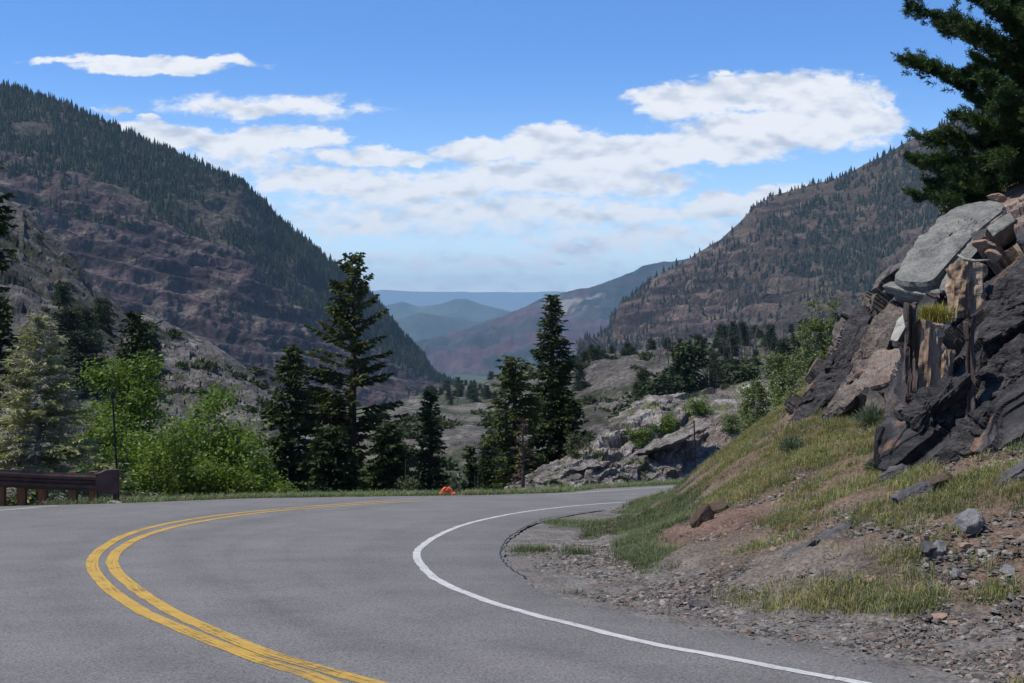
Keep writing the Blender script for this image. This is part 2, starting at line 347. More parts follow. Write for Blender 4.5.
ridge('ridge', [[(380, 440, 5000), (760, 440, 5000)], [(380, 392, 5400), (440, 382, 5400), (520, 380, 5400), (760, 390, 5400)], [(400, 352, 6600), (480, 338, 6600), (520, 330, 6600), (600, 322, 6600), (760, 320, 6600)], [(405, 352, 7200), (425, 344, 7200), (465, 330, 7200), (500, 318, 7200), (530, 306, 7200), (548, 296, 7200), (590, 287, 7200), (600, 283, 7200), (625, 272, 7200), (642, 265, 7200), (655, 262, 7200), (672, 262, 7200), (720, 255, 7200), (780, 260, 7200)]], 320, 110, 130, (420, 420, 420), (.014, .022, .022), (.036, .036, .034), 'blue forested ridge with reddish slopes closing the valley', [(900, -350)], 5, redpatch)

# --- the two big mountains
def mountain(name, rows, nc, nr, seed, zone, cols, label, key, dense):
    v, f, u, w = loft(rows, nc, nr, back=[(500, -160)])
    crestw = (len(rows)-1)/len(rows); ca = np.clip(np.abs(w-crestw)/.12, 0, 1)
    gul = ridged(v*np.array([1, .6, .35 if seed > 5 else .8]), (230, 230, 230), 5, .5, seed)
    n = gnormals(v, nr, nc); s = np.sign(-n[:, 1:2]); n = n*s
    v += n*((gul-.45)*(50-28*(seed < 5))*(.1+.9*ca))[:, None]
    v += n*(fbm(v, (60, 60, 45), 4, .55, seed+1)*9*(.15+.85*ca))[:, None]
    m = zone(v, u, w)                     # cliff bands
    per = 19. if seed < 5 else 20.; ph = (v[:, 2]+v[:, 0]*(.27 if seed < 5 else -.06)+fbm(v, (200, 200, 80), 3, .5, seed+2)*(5 if seed < 5 else 12))/per
    fr = ph-np.floor(ph); st = smooth(.0, .75, fr)-fr
    v[:, 2] += st*per*.8*m*ca; v += n*(perlin(v*np.array([.11, .11, .012]))*1.2*m*ca)[:, None]
    blk = blocks(v, (22, 22, 16), seed)
    v += n*(blk*1.2*m*ca)[:, None]
    tree = fbm(v, (150, 150, 150), 5, .65, seed+4)
    band = fbm(np.stack([v[:, 0]*.15, v[:, 1]*.15, ph*per], 1), (40, 40, 7), 4, .6, seed+6)
    rockc = mix(cols[0], cols[1], smooth(-.5, .5, band)); rockc = rockc*(.42+.95*smooth(-.25, .3, perlin(np.stack([v[:, 0]*.004, v[:, 1]*.004, ph*2.7], 1))))[:, None]; rockc = mix(rockc, cols[2], smooth(.15, .5, fbm(v, (45, 45, 20), 4, .6, seed+7)))
    soil = mix(cols[3], cols[4], smooth(-.4, .4, fbm(v, (70, 70, 40), 4, .6, seed+8)))
    c = np.array((.56, .545, .54) if seed < 5 else (.47, .46, .45))*mix(soil, rockc, np.clip(m+smooth(.15, .45, fbm(v, (90, 90, 25), 4, .6, seed+9))*.7, 0, 1))
    land(name, v, f, m_mtn, c, label, False, key)
    return v, f, m, tree, w, u
lm_rows = [[(-260, 470, 1150), (300, 470, 1250), (470, 420, 1700)],
           [(-260, 300, 1350), (0, 330, 1370), (300, 390, 1500), (465, 400, 1800)],
           [(-260, 150, 1600), (0, 190, 1600), (150, 232, 1620), (240, 262, 1680), (330, 330, 1800), (380, 372, 1850), (458, 390, 2000)],
           [(-260, 10, 1900), (-60, 62, 1900), (0, 86, 1900), (60, 104, 1900), (100, 121, 1900), (150, 144, 1900), (200, 165, 1900), (240, 183, 1900), (262, 202, 1950), (285, 226, 2000), (310, 246, 2000), (340, 270, 2050), (366, 290, 2100), (385, 312, 2100), (402, 335, 2150), (420, 356, 2200), (438, 380, 2250), (456, 388, 2300)]]
def lzone(v, u, w):
    return smooth(.04, .12, w)*smooth(.60, .48, w+.10*fbm(v, (260, 260, 200), 3, .5, 31)+.0*u)
LM = mountain('mountain', lm_rows, 620, 420, 1, lzone, [(.060, .036, .042), (.105, .074, .078), (.17, .135, .115), (.075, .07, .045), (.11, .095, .07)], 'steep mountain on the left, forest above banded purple-brown cliffs', 'LM', 1)
rm_rows = [[(560, 420, 1500), (1300, 440, 1300)],
           [(565, 372, 1750), (700, 372, 1650), (850, 370, 1600), (1300, 350, 1500)],
           [(580, 365, 2000), (640, 345, 1950), (720, 310, 1900), (800, 290, 1850), (900, 260, 1850), (1300, 200, 1750)],
           [(598, 345, 2300), (612, 322, 2300), (628, 300, 2300), (645, 286, 2300), (662, 274, 2280), (685, 262, 2250), (702, 251, 2250), (722, 239, 2200), (740, 222, 2200), (757, 204, 2200), (775, 195, 2200), (800, 188, 2200), (830, 180, 2200), (845, 176, 2200), (865, 164, 2200), (880, 158, 2200), (900, 146, 2200), (925, 132, 2200), (960, 118, 2200), (1020, 96, 2200), (1300, 30, 2200)]]
def rzone(v, u, w):
    px = v[:, 0]/v[:, 1]*FOC+512
    a = smooth(.12, .2, w)*smooth(.80, .62, w+.12*fbm(v, (200, 200, 200), 3, .5, 33))*smooth(820, 700, px)
    b = smooth(.58, .64, w)*smooth(.05, .25, fbm(v, (160, 160, 90), 3, .5, 35))*.8
    return np.clip(np.maximum(a, b), 0, 1)
RM = mountain('mountain', rm_rows, 620, 380, 6, rzone, [(.085, .058, .058), (.135, .10, .09), (.22, .165, .13), (.10, .082, .06), (.15, .115, .085)], 'long brown mountain on the right with patchy conifers and low cliffs', 'RM', 1)

def far_tree(seed, n=5):
    r_ = rs(seed); V_ = []; F_ = []
    for k, (z0, z1, ra) in enumerate([(.06, .5, .21), (.3, .78, .16), (.55, 1.0, .1)]):
        b = len(V_)
        for i in range(n):
            a = 2*math.pi*(i+r_.rand()*.5)/n; q = ra*r_.uniform(.7, 1.2); V_.append([math.cos(a)*q, math.sin(a)*q, z0+r_.uniform(-.04, .05)])
        V_.append([0, 0, z1])
        F_ += [[b+i, b+(i+1) % n, b+n] for i in range(n)]
    return np.array(V_), np.array(F_)
FT = [far_tree(i) for i in range(6)]
def forest(key, v, f, prob, n, h, label, cols, seed, wide=1.):
    r_ = rs(seed); q = f[:, :3]; ctr = v[f].mean(1); a = np.linalg.norm(np.cross(v[f[:, 1]]-v[f[:, 0]], v[f[:, 3]]-v[f[:, 0]]), axis=1)
    p = prob(ctr, f)*a; p /= p.sum(); pick = r_.choice(len(f), n, p=p); s, t = r_.rand(2, n)
    A, B, C, D = (v[f[pick, k]] for k in range(4)); pos = (A*(1-s)[:, None]+B*s[:, None])*(1-t)[:, None]+(D*(1-s)[:, None]+C*s[:, None])*t[:, None]
    mb = MB(); 
    for k, (tv, tf) in enumerate(FT):
        idx = np.arange(k, n, len(FT)); m = len(idx); an = r_.rand(m)*6.28; hh = (h[0]+(h[1]-h[0])*r_.rand(m)**.7)*r_.uniform(.8, 1.2, m); wd = hh*r_.uniform(.75, 1.35, m)*wide
        x = tv[None, :, 0]*np.cos(an)[:, None]-tv[None, :, 1]*np.sin(an)[:, None]; y = tv[None, :, 0]*np.sin(an)[:, None]+tv[None, :, 1]*np.cos(an)[:, None]
        V_ = np.stack([x*wd[:, None], y*wd[:, None], tv[None, :, 2]*hh[:, None]-.5], -1)+pos[idx][:, None]
        F_ = tf[None]+(np.arange(m)*len(tv))[:, None, None]
        cc = mix(cols[0], cols[1], r_.rand(m)**1.5); mb.add(V_.reshape(-1, 3), F_.reshape(-1, 3), np.repeat(cc, len(tv), 0))
    o = mb.build('forest', m_forest); tag(o, label, 'forest', kind='stuff'); return pos
v, f, mC, tN, w, u = LM
def lprob(c, ff):
    ww = w[ff].mean(1); m = mC[ff].mean(1); t = tN[ff].mean(1)
    dn = smooth(-.25, .25, t+smooth(.44, .66, ww)*.95-.45)*(1-.72*m)*(smooth(.02, .1, ww))
    px = c[:, 0]/c[:, 1]*FOC+512; py = HOR-c[:, 2]/c[:, 1]*FOC
    dn = dn*(1-.95*(((px-30)/24)**2+((py-130)/9)**2 < 1))
    dn = np.maximum(dn, smooth(.68, .72, ww)*smooth(.82, .77, ww)*1.2)      # a fringe along the crest
    return dn*(ww < .80)+1e-6
forest('LM', v, f, lprob, 13000, (5, 15), 'dark conifer forest covering the upper left mountain', [(.014, .024, .013), (.045, .052, .022)], 3)
v, f, mC2, tN2, w2, u2 = RM
def rprob(c, ff):
    ww = w2[ff].mean(1); m = mC2[ff].mean(1); t = tN2[ff].mean(1); px = c[:, 0]/c[:, 1]*FOC+512
    dn = smooth(.05, .5, t+smooth(.40, .60, ww)*smooth(.78, .6, ww)*.55*smooth(720, 860, px))*(1-.7*m)+.06
    dn = np.maximum(dn, smooth(.70, .73, ww)*smooth(.80, .76, ww)*.5*smooth(.0, .3, t+.15))
    return dn*(ww < .8)*(px > 560)+1e-6
forest('RM', v, f, rprob, 10500, (4, 14), 'scattered dark conifers over the right mountain', [(.018, .028, .022), (.045, .05, .032)], 4)

# --- valley floor and base ground: one sheet from the road to the horizon
OUT = np.array([(-60, -20), (-45, 5), (-32, 21), (-20, 31), (-13.7, 34.6), (-10.9, 36.2), (-7.9, 39.0), (-3.5, 40.4), (-1, 41.0), (1.57, 42.8), (3.1, 46.0), (6.9, 50.6), (15, 57), (40, 75), (80, 100)])
def ground_z(x, y):
    x = np.asarray(x, float); y = np.asarray(y, float)
    t = y-np.interp(x, OUT[:, 0], OUT[:, 1])
    a = planez(np.minimum(y, 70))-.12
    b = -np.clip(t-1.8, 0, 60)*.38-np.clip(t-62, 0, 1500)*.06-np.clip(t-1500, 0, 6500)*.045
    return a+b
gx = np.concatenate([-np.geomspace(16000, 60, 55), np.linspace(-58, 60, 120), np.geomspace(62, 16000, 55)])
gy = np.concatenate([np.linspace(-150, -10, 8), np.linspace(-5, 110, 140), np.geomspace(112, 32500, 90)])
X, Y = np.meshgrid(gx, gy); v = np.stack([X.ravel(), Y.ravel(), ground_z(X.ravel(), Y.ravel())], 1)
far_ = smooth(100, 400, v[:, 1])
v[:, 2] += fbm(v, (6, 6, 6), 3)*.12*smooth(1.5, 4, v[:, 1]-np.interp(v[:, 0], OUT[:, 0], OUT[:, 1]))+fbm(v, (300, 300, 300), 4)*12*far_
c = mix((1., 1., 1.), (.55, .75, .6), far_); c = mix(c, (1., 1.15, .8), smooth(0, .4, fbm(v, (500, 500, 500), 4, .6, 2))*far_)
g_ground = land('ground', v, grid_faces(len(gy), len(gx)), m_ground, c, 'ground falling from the road edge to the valley floor', True, 'G')

# --- near hills across the ravine
def hill(name, rows, nc, nr, seed, amp, bl, cols, label, key, back, strat=None, shrub=.2, dip=(.0, .0)):
    v, f, u, w = loft(rows, nc, nr, back=back)
    n = gnormals(v, nr, nc); n *= np.sign(-n[:, 1:2]+1e-6)
    crestw = (len(rows)-1)/(len(rows)-1+len(back)); ca = .3+.7*np.clip(np.abs(w-crestw)/.1, 0, 1)
    v[:, 2] += fbm(v, (amp[0],)*3, 5, .55, seed)*amp[1]*ca
    q = v.copy(); q[:, 2] -= q[:, 0]*dip[0]+q[:, 1]*dip[1]
    v += n*((blocks(q, bl[0], seed)*bl[1]+blocks(q, np.array(bl[0])*.4, seed+1)*bl[1]*.4)*ca)[:, None]
    t = smooth(-.4, .4, fbm(q, np.array(bl[0])*1.2, 4, .65, seed+2)); c = mix(cols[0], cols[1], t)
    veg = smooth(shrub, shrub+.35, fbm(v, (amp[0]*.5,)*3, 5, .65, seed+5)); c = mix(c, cols[2], veg)
    c = mix(c, cols[3], smooth(.3, .6, fbm(v, np.array(bl[0])*.8, 3, .6, seed+7)))
    land(name, v, f, m_slope, c, label, False, key); return v, f, veg
GRY = [(.08, .074, .066), (.13, .12, .105), (.045, .05, .028), (.17, .157, .14)]
hill('hill', [[(380, 425, 500), (640, 425, 500)], [(400, 402, 700), (500, 394, 760), (640, 380, 780)], [(415, 400, 900), (440, 393, 900), (460, 390, 900), (490, 382, 950), (530, 372, 1000), (560, 360, 1050), (640, 352, 1050)]], 200, 90, 21, (80, 6), ((14, 14, 7), .5), [(.06, .055, .045), (.10, .09, .075), (.04, .048, .026), (.17, .15, .125)], 'low wooded rocky hill in the middle of the valley', 'HV', [(150, -60)], shrub=-.15)
hill('hill', [[(300, 600, 85), (640, 600, 85)], [(300, 480, 150), (400, 474, 160), (640, 470, 160)], [(300, 445, 205), (400, 432, 220), (480, 440, 215), (640, 440, 215)], [(290, 440, 260), (350, 425, 270), (375, 415, 300), (400, 406, 310), (440, 404, 320), (490, 406, 310), (530, 400, 300), (640, 410, 300)]], 320, 220, 22, (40, 3), ((12, 9, 1.3), .16), GRY, 'pale layered rock bench with shrubs across the ravine', 'HB', [(60, -25)], shrub=.02)
hill('hill', [[(470, 600, 120), (1000, 600, 100)], [(480, 470, 190), (600, 450, 190), (760, 430, 180), (1000, 420, 180)], [(490, 425, 280), (600, 395, 280), (700, 385, 270), (800, 375, 260), (1000, 350, 250)], [(500, 405, 360), (550, 390, 360), (600, 372, 370), (650, 362, 370), (750, 355, 360), (1000, 320, 350)], [(510, 394, 450), (545, 380, 450), (575, 363, 470), (600, 356, 480), (640, 350, 480), (680, 344, 480), (720, 340, 480), (780, 335, 480), (1000, 290, 480)]], 380, 280, 23, (40, 4), ((6, 6, 5), .28), [(.056, .05, .045), (.092, .082, .074), (.034, .038, .02), (.13, .12, .107)], 'grey scree hill with burnt and living trees beyond the road', 'HR', [(80, -40)], shrub=.1)
hill('rocky_slope', [[(-160, 560, 90), (330, 560, 90)], [(-160, 420, 150), (100, 430, 150), (330, 460, 150)], [(-160, 260, 230), (0, 290, 230), (100, 335, 230), (160, 365, 230), (330, 420, 230)], [(-160, 80, 340), (-40, 165, 330), (0, 190, 330), (24, 206, 330), (45, 230, 330), (70, 250, 330), (92, 278, 330), (115, 300, 320), (140, 330, 310), (165, 350, 300), (330, 420, 300)]], 360, 300, 24, (34, 4), ((12, 12, 2.2), .5), [(.05, .045, .04), (.08, .073, .067), (.03, .034, .018), (.12, .11, .10)], 'steep grey rocky slope on the far left', 'HL', [(60, -40)], shrub=.12, dip=(-.85, 0))
hill('rocky_slope', [[(60, 560, 85), (360, 560, 85)], [(90, 460, 130), (200, 440, 135), (340, 480, 120)], [(115, 385, 190), (200, 385, 190), (280, 415, 180), (330, 460, 160)], [(128, 335, 240), (143, 313, 240), (160, 318, 240), (180, 328, 240), (205, 340, 240), (225, 352, 235), (245, 368, 235), (262, 380, 230), (280, 390, 225), (296, 408, 215), (330, 440, 200)]], 320, 260, 25, (20, 2), ((7, 7, 1.6), .38), [(.062, .058, .053), (.105, .097, .09), (.033, .038, .021), (.17, .16, .145)], 'bare grey rock outcrop behind the green leafy trees', 'HO', [(50, -40)], shrub=.2, dip=(-.7, 0))

# ------------------------------------------------------------------ road
def spline(pts, n=12):
    p = np.array(pts, float); q = np.vstack([2*p[0]-p[1], p, 2*p[-1]-p[-2]]); o = []
    for i in range(1, len(q)-2):
        t = np.linspace(0, 1, n, endpoint=False)[:, None]; a, b, c_, d = q[i-1], q[i], q[i+1], q[i+2]
        o.append(.5*((2*b)+(c_-a)*t+(2*a-5*b+4*c_-d)*t*t+(3*b-a-3*c_+d)*t**3))
    return np.vstack(o+[p[-1:]])
ED = [(4.3, -20), (4.3, 0), (4.05, 5), (3.3, 9.9)]+[tuple(road(*q)) for q in [(824, 652), (731, 636), (648, 619), (586, 605), (545, 592), (514, 567), (504, 551), (512, 538), (541, 522), (599, 511)]]+[(4.5, 35.6), (8, 39.5), (16, 45), (40, 60), (80, 85)]
EDs = spline(ED, 10)
OUs = OUT.copy()
# pavement built in strips between the inner and the outer edge so that it can carry wear marks
def nearest_u(poly, n):
    s = np.concatenate([[0], np.cumsum(np.linalg.norm(np.diff(poly, axis=0), axis=1))]); t = np.linspace(0, s[-1], n)
    return np.stack([np.interp(t, s, poly[:, 0]), np.interp(t, s, poly[:, 1])], 1)
pairs = [((4.3, -20), (-60, -20)), ((4.3, 0), (-50, 0)), ((3.3, 9.9), (-38, 16)), ((1.7, 13), (-26, 26)), ((.2, 17), (-16, 33.3)), ((-.13, 21.3), (-11, 36.2)), ((0, 23.9), (-8, 39)), ((.63, 28.4), (-4, 40.4)), ((2.15, 32), (0, 41.6)), ((4.5, 35.6), (3.1, 46)), ((8, 39.5), (6.9, 50.6)), ((16, 45), (15, 57)), ((40, 60), (40, 75)), ((80, 85), (80, 100))]
def arc(poly, p): return np.argmin(((poly-np.array(p))**2).sum(1))
ou = nearest_u(OUT, 400); inn = nearest_u(EDs, 600)
ia = [arc(inn, a) for a, b in pairs]; oa = [arc(ou, b) for a, b in pairs]
npav = 700; tt = np.linspace(0, len(pairs)-1, npav)
ii = np.interp(tt, range(len(pairs)), ia); oo = np.interp(tt, range(len(pairs)), oa)
I = np.stack([np.interp(ii, range(len(inn)), inn[:, k]) for k in (0, 1)], 1); O = np.stack([np.interp(oo, range(len(ou)), ou[:, k]) for k in (0, 1)], 1)
cc_ = np.linspace(0, 1, 200)[None, :, None]; G = I[:, None]*(1-cc_)+O[:, None]*cc_
edge_n = fbm(np.concatenate([I, np.zeros((len(I), 1))], 1), (.6, .6, .6), 3)*.06
G[:, 0, 0] += edge_n
pv = np.concatenate([G.reshape(-1, 2), planez(G[..., 1]).reshape(-1, 1)], 1)
WL = [(860, 683), (822, 676.5), (723, 657), (657, 645), (582, 627), (499, 605), (441, 582), (421, 565), (416.6, 553), (425, 544), (445.5, 532), (474.5, 522), (524, 512), (586, 505), (657, 500.5)]
def ext(a, b, ds=(9, 5, 2)):
    a = np.array(road(*a)); b = np.array(road(*b)); t = (a-b)/np.linalg.norm(a-b); return [tuple(a+t*q) for q in ds]
WLw = ext(WL[0], WL[2])+[tuple(road(*q)) for q in WL]+[(7.6, 41), (16, 47.5), (40, 63)]
Y1 = [(326, 682), (302.6, 673), (258.6, 659.6), (200, 636.7), (165, 622), (139, 609.6), (112, 591), (96, 574.6), (92.5, 562), (101, 549.7), (124, 536), (157, 526), (207, 517), (265, 510.5), (331, 505), (400, 500.8)]
Y2 = [(376, 682), (317, 666), (258.6, 648.5), (200, 623), (172, 609.5), (142, 590), (121, 572.5), (116, 560), (125, 547.7), (153, 534), (199, 522.5), (262, 513), (331, 507), (400, 502.4)]
Yw1 = ext(Y1[0], Y1[1])+[tuple(road(*q)) for q in Y1]+[(-.6, 39.6), (2.8, 41.6), (8, 45.4), (16, 51.5)]
_y1 = spline([tuple(road(*q)) for q in Y1], 20)
def near1(p): return _y1[np.argmin(((_y1-np.array(p))**2).sum(1))]
yc = spline(ext(Y1[0], Y1[1])[1:]+[tuple((np.array(road(*a))+np.array(road(*b)))/2) for a, b in zip(Y2, Y2)][:-1]+[(-3.2, 38.4), (-.6, 39.4), (2.8, 41.4), (8, 45.2), (16, 51.3), (40, 66)], 10)
# wheel tracks slightly darker along the lanes (worn, oily asphalt), plus patch repairs
def dist_poly(pts, poly):
    d = np.full(len(pts), 1e9)
    for a, b in zip(poly[:-1], poly[1:]):
        ab = b-a; t = np.clip(((pts-a)@ab)/(ab@ab+1e-9), 0, 1); d = np.minimum(d, np.linalg.norm(pts-(a+t[:, None]*ab), axis=1))
    return d
ps = pv[:, :2]; dw = dist_poly(ps, spline(WLw, 4)); dy = dist_poly(ps, yc[::3]); de = dist_poly(ps, EDs[::3])
tone = np.ones(len(pv))-.10*np.exp(-((dy-.95)/.3)**2)-.10*np.exp(-((dw-.9)/.3)**2)+.03*np.exp(-((dy-.3)/.2)**2)-.05*(dw < .6)+.03*fbm(pv, (3, 3, 3), 3, .5, 3)+.03*fbm(pv, (.8, .8, .8), 3, .6, 4)
sk = spline([tuple(road(*q)) for q in [(300, 524), (262, 533), (236, 543), (227, 556), (236, 575), (262, 600), (300, 625), (350, 650)]], 6); tone -= .10*np.exp(-(dist_poly(ps, sk)/.06)**2)
sk = spline([tuple(road(*q)) for q in [(700, 690), (560, 655), (450, 632), (330, 590), (290, 560), (300, 540), (380, 522)]], 6); tone -= .07*np.exp(-(dist_poly(ps, sk)/.09)**2)
tone -= .10*smooth(.6, .1, de)
mesh_col = np.stack([tone, tone, tone*1.01], 1)
tag(mesh('road', pv, grid_faces(npav, 200), m_asphalt, col=mesh_col), 'grey two-lane asphalt road bending hard to the right', kind='structure')
def strip(poly, width, lift, wear=None, jit=0., seed=0):
    p = np.array(poly, float); t = np.gradient(p, axis=0); t /= np.linalg.norm(t, axis=1)[:, None]+1e-9; n = np.stack([-t[:, 1], t[:, 0]], 1)
    r_ = fbm(np.concatenate([p, np.zeros((len(p), 1))], 1), (.35, .35, 1), 3, .6, seed)*jit
    wd = np.broadcast_to(width, (len(p),))/2
    L = p+n*(wd+r_)[:, None]; Q = p-n*(wd-r_*.5)[:, None]
    g = np.stack([L, Q], 1).reshape(-1, 2)
    v = np.concatenate([g, planez(g[:, 1:2])+lift], 1); f = grid_faces(len(p), 2)
    w_ = np.zeros(len(p)) if wear is None else wear(p)
    sl = np.concatenate([[0], np.cumsum(np.linalg.norm(np.diff(p, axis=0), axis=1))])
    return v, f, np.stack([np.repeat(w_, 2), np.repeat(sl, 2), np.tile([0., 1.], len(p))], 1)
def wyel(p):
    px = p[:, 0]/np.maximum(p[:, 1], 1)*FOC+512
    return np.where(p[:, 1] > 37.5, np.clip((p[:, 0]+4.2)*.35, 0, .6), 0)+fbm(np.concatenate([p, np.zeros((len(p), 1))], 1), (1.2, 1.2, 1), 2)*.08
for nm, Yp, se in (('a', Yw1, 1), ('b', ext(Y2[0], Y2[1])+[tuple(np.array(road(*q))*.86+.14*near1(road(*q))) for q in Y2]+[(-.55, 39.1), (2.85, 41.1), (8.1, 44.9), (16, 51)], 2)):
    v, f, c = strip(spline(Yp, 16), .175, .005, wyel, .014, se)
    tag(mesh('centre_line', v, f, m_yellow, col=c), 'worn yellow centre stripe, '+('outer one of the pair on the bend' if nm == 'a' else 'inner one of the pair on the bend'), kind='structure')
v, f, c = strip(spline(WLw, 16), .125, .005, None, .02, 5)
tag(mesh('edge_line', v, f, m_white, col=c), 'white edge stripe sweeping round the inside of the bend', kind='structure')
ow = spline([(-24, 3), (-19.5, 17), (-15, 27.5), (-12.9, 32.7), (-12.1, 35), (-9.5, 37), (-3.4, 39.9), (-.6, 40.4), (1.7, 41.9), (3.2, 44.2), (6.9, 48.6), (15, 55), (40, 72)], 14)
v, f, c = strip(ow, .13, .005, lambda p: np.where((p[:, 0] > -12.15) & (p[:, 0] < 1.0), .6, np.where(p[:, 0] > 1., .05, 0.)), .01, 6)
tag(mesh('edge_line', v, f, m_white, col=c), 'white edge stripe along the outside of the bend', kind='structure')
# crack where the newer asphalt of the shoulder starts
ck = spline([tuple(road(*q)) for q in [(650, 506.5), (599, 511), (560, 516), (541, 521), (524, 529), (509, 540), (504, 550), (506, 560), (516, 570), (530, 577)]], 10); ck[:, 0] -= .05
ck += (fbm(np.concatenate([ck, np.zeros((len(ck), 1))], 1), (.25, .25, 1), 2)*.03)[:, None]
v, f, c = strip(ck, .022, .004, None, .008, 8)
tag(mesh('road_crack', v, f, m_black), 'dark crack curving along the broken inner road edge', kind='structure')

# ------------------------------------------------------------------ roadside bank (thin-plate heightfield)
bp = []
for (x, y) in ED[1:]: bp.append((x, y, planez(y)-.03))
for a, b in zip(ED[1:-1], ED[2:]):
    t = np.array(b)-np.array(a); n = np.array([-t[1], t[0]])/np.linalg.norm(t); m_ = (np.array(a)+np.array(b))/2
    if m_[1] < 60: q = m_+n*1.5; bp.append((q[0], q[1], planez(q[1])-.22))
for (px, py) in [(640, 520), (622, 548), (650, 572), (690, 588), (760, 612), (850, 633), (1000, 657)]:
    x, y = road(px, py); bp.append((x, y, planez(y)+.06))
for q in [(850, 560, 14.3), (750, 540, 18), (700, 540, 20.2), (760, 490, 22), (850, 500, 18), (850, 440, 23), (900, 410, 24.5), (950, 520, 15), (1020, 600, 12.3), (1020, 500, 15.3), (1020, 435, 18), (930, 465, 19.5),
          (700, 470, 31), (740, 441, 29.5), (780, 412, 29.5), (665, 500, 31), (720, 480, 25.5), (660, 530, 25), (800, 415, 26.5)]:
    bp.append(tuple(P(*q)))
bp += [(5, 36.5, planez(36.5)+.05), (6.5, 36.5, planez(36)+.9), (8, 38.5, planez(38)+.8), (9.5, 36, -2.6), (8, 34, -2.6), (9.4, 34, -.9), (10.6, 34, 1.0), (13, 36, 2.3), (12, 42, -1.8), (16, 41, 1.2), (18, 30, 4.2), (16, 20, 3.), (14, 10, 1.6), (9, 12, -1.2), (9, 5, -.6), (6, 5, -1.6), (5.6, 0, -1.4), (10, 0, .2), (14, -8, 1.2), (12, 22, .6), (22, 0, 3.5), (24, 40, 3), (20, 50, -3), (22, 20, 5)]
bp = np.array(bp, float)
def tk(r2): return .5*r2*np.log(r2+1e-9)
A_ = bp[:, :2]; K = tk(((A_[:, None]-A_[None])**2).sum(-1))+np.eye(len(A_))*.02; Pm = np.concatenate([np.ones((len(A_), 1)), A_], 1)
Ms = np.block([[K, Pm], [Pm.T, np.zeros((3, 3))]]); wts = np.linalg.solve(Ms, np.concatenate([bp[:, 2], np.zeros(3)]))
def bank_z(x, y):
    p = np.stack([np.ravel(x), np.ravel(y)], 1).astype(float); out = np.zeros(len(p))
    for i in range(0, len(p), 20000):
        q = p[i:i+20000]; out[i:i+20000] = tk(((q[:, None]-A_[None])**2).sum(-1))@wts[:-3]+wts[-3]+q@wts[-2:]
    pav = in_pave(p); out = np.where(pav > 0, np.minimum(out, planez(p[:, 1])-.02-.25*pav), out)
    return out
ex, ey = EDs[:, 0], EDs[:, 1]
def in_pave(p):
    """how far (m) a point lies on the pavement side of the inner edge, 0 on the bank side"""
    d = np.full(len(p), 1e9); sg = np.zeros(len(p)); E = EDs[::4]
    for a, b in zip(E[:-1], E[1:]):
        ab = b-a; t = np.clip(((p-a)@ab)/(ab@ab+1e-9), 0, 1); r_ = p-(a+t[:, None]*ab); dd = np.linalg.norm(r_, axis=1); m = dd < d
        d[m] = dd[m]; sg[m] = (ab[0]*r_[:, 1]-ab[1]*r_[:, 0])[m]
    return np.where(sg > 0, d, 0)
bx = np.concatenate([np.arange(-2.5, 12, .07), np.arange(12, 26, .4)]); by = np.concatenate([np.arange(-10, 9, .3), np.arange(9, 38, .075), np.arange(38, 58, .4)])
X, Y = np.meshgrid(bx, by); z = bank_z(X, Y)
v = np.stack([X.ravel(), Y.ravel(), z], 1)
pvd = in_pave(v[:, :2]); ed = dist_poly(v[:, :2], EDs[::4])
up = smooth(.3, 2.5, ed)*(pvd <= 0)
near_ = (pvd <= 0)&(ed < 1.2); v[:, 2] = np.where(near_, np.maximum(v[:, 2], planez(v[:, 1])-.012), v[:, 2])
v[:, 2] += up*(fbm(v, (1.6, 1.6, 1.6), 5, .55, 2)*.13+blocks(v, (.5, .5, .25), 3)*.03)+(pvd <= 0)*fbm(v, (.25, .25, .25), 3, .6, 4)*.02*smooth(.0, .5, ed)
hgt = v[:, 2]-planez(v[:, 1]); ppx = v[:, 0]/np.maximum(v[:, 1], 1)*FOC+512; ppy = HOR-v[:, 2]/np.maximum(v[:, 1], 1)*FOC
gravel = np.array((.135, .125, .115)); scree = np.array((.125, .105, .088)); soil = np.array((.122, .086, .06)); red = np.array((.125, .082, .062))
nb_ = fbm(v, (2.2, 2.2, 2.2), 4, .6, 7)
c = mix(gravel, scree, smooth(.02, .25, hgt)); c = mix(c, soil, smooth(.25, .8, hgt+nb_*.5))
dr = np.sqrt(((v[:, 0]-3.05)/.95)**2+((v[:, 1]-20.6)/2.4)**2)
c = mix(c, red, smooth(1.25, .6, dr+nb_*.3)); c = mix(c, red*.95, smooth(.3, .8, fbm(v, (1.5, 1.5, 1.5), 3, .6, 12))*smooth(.5, .9, hgt)*.8)
c = mix(c, np.array((.15, .10, .075)), smooth(.5, 1.5, v[:, 2])*.9)
land('bank', v, grid_faces(len(by), len(bx)), m_bank, c, 'roadside bank of gravel, red-brown soil and scree rising to the right', True, 'BK')
BV['BK'] = (v, grid_faces(len(by), len(bx)))
TREES = {k: BVHTree.FromPolygons([tuple(q) for q in vv], [tuple(q) for q in ff.tolist()]) for k, (vv, ff) in BV.items() if k in ('HV', 'HB', 'HR', 'HL', 'HO', 'BK')}
def drop(key, x, y):
    h = TREES[key].ray_cast(Vector((x, y, 500)), Vector((0, 0, -1))); return h[0].z if h[0] else None

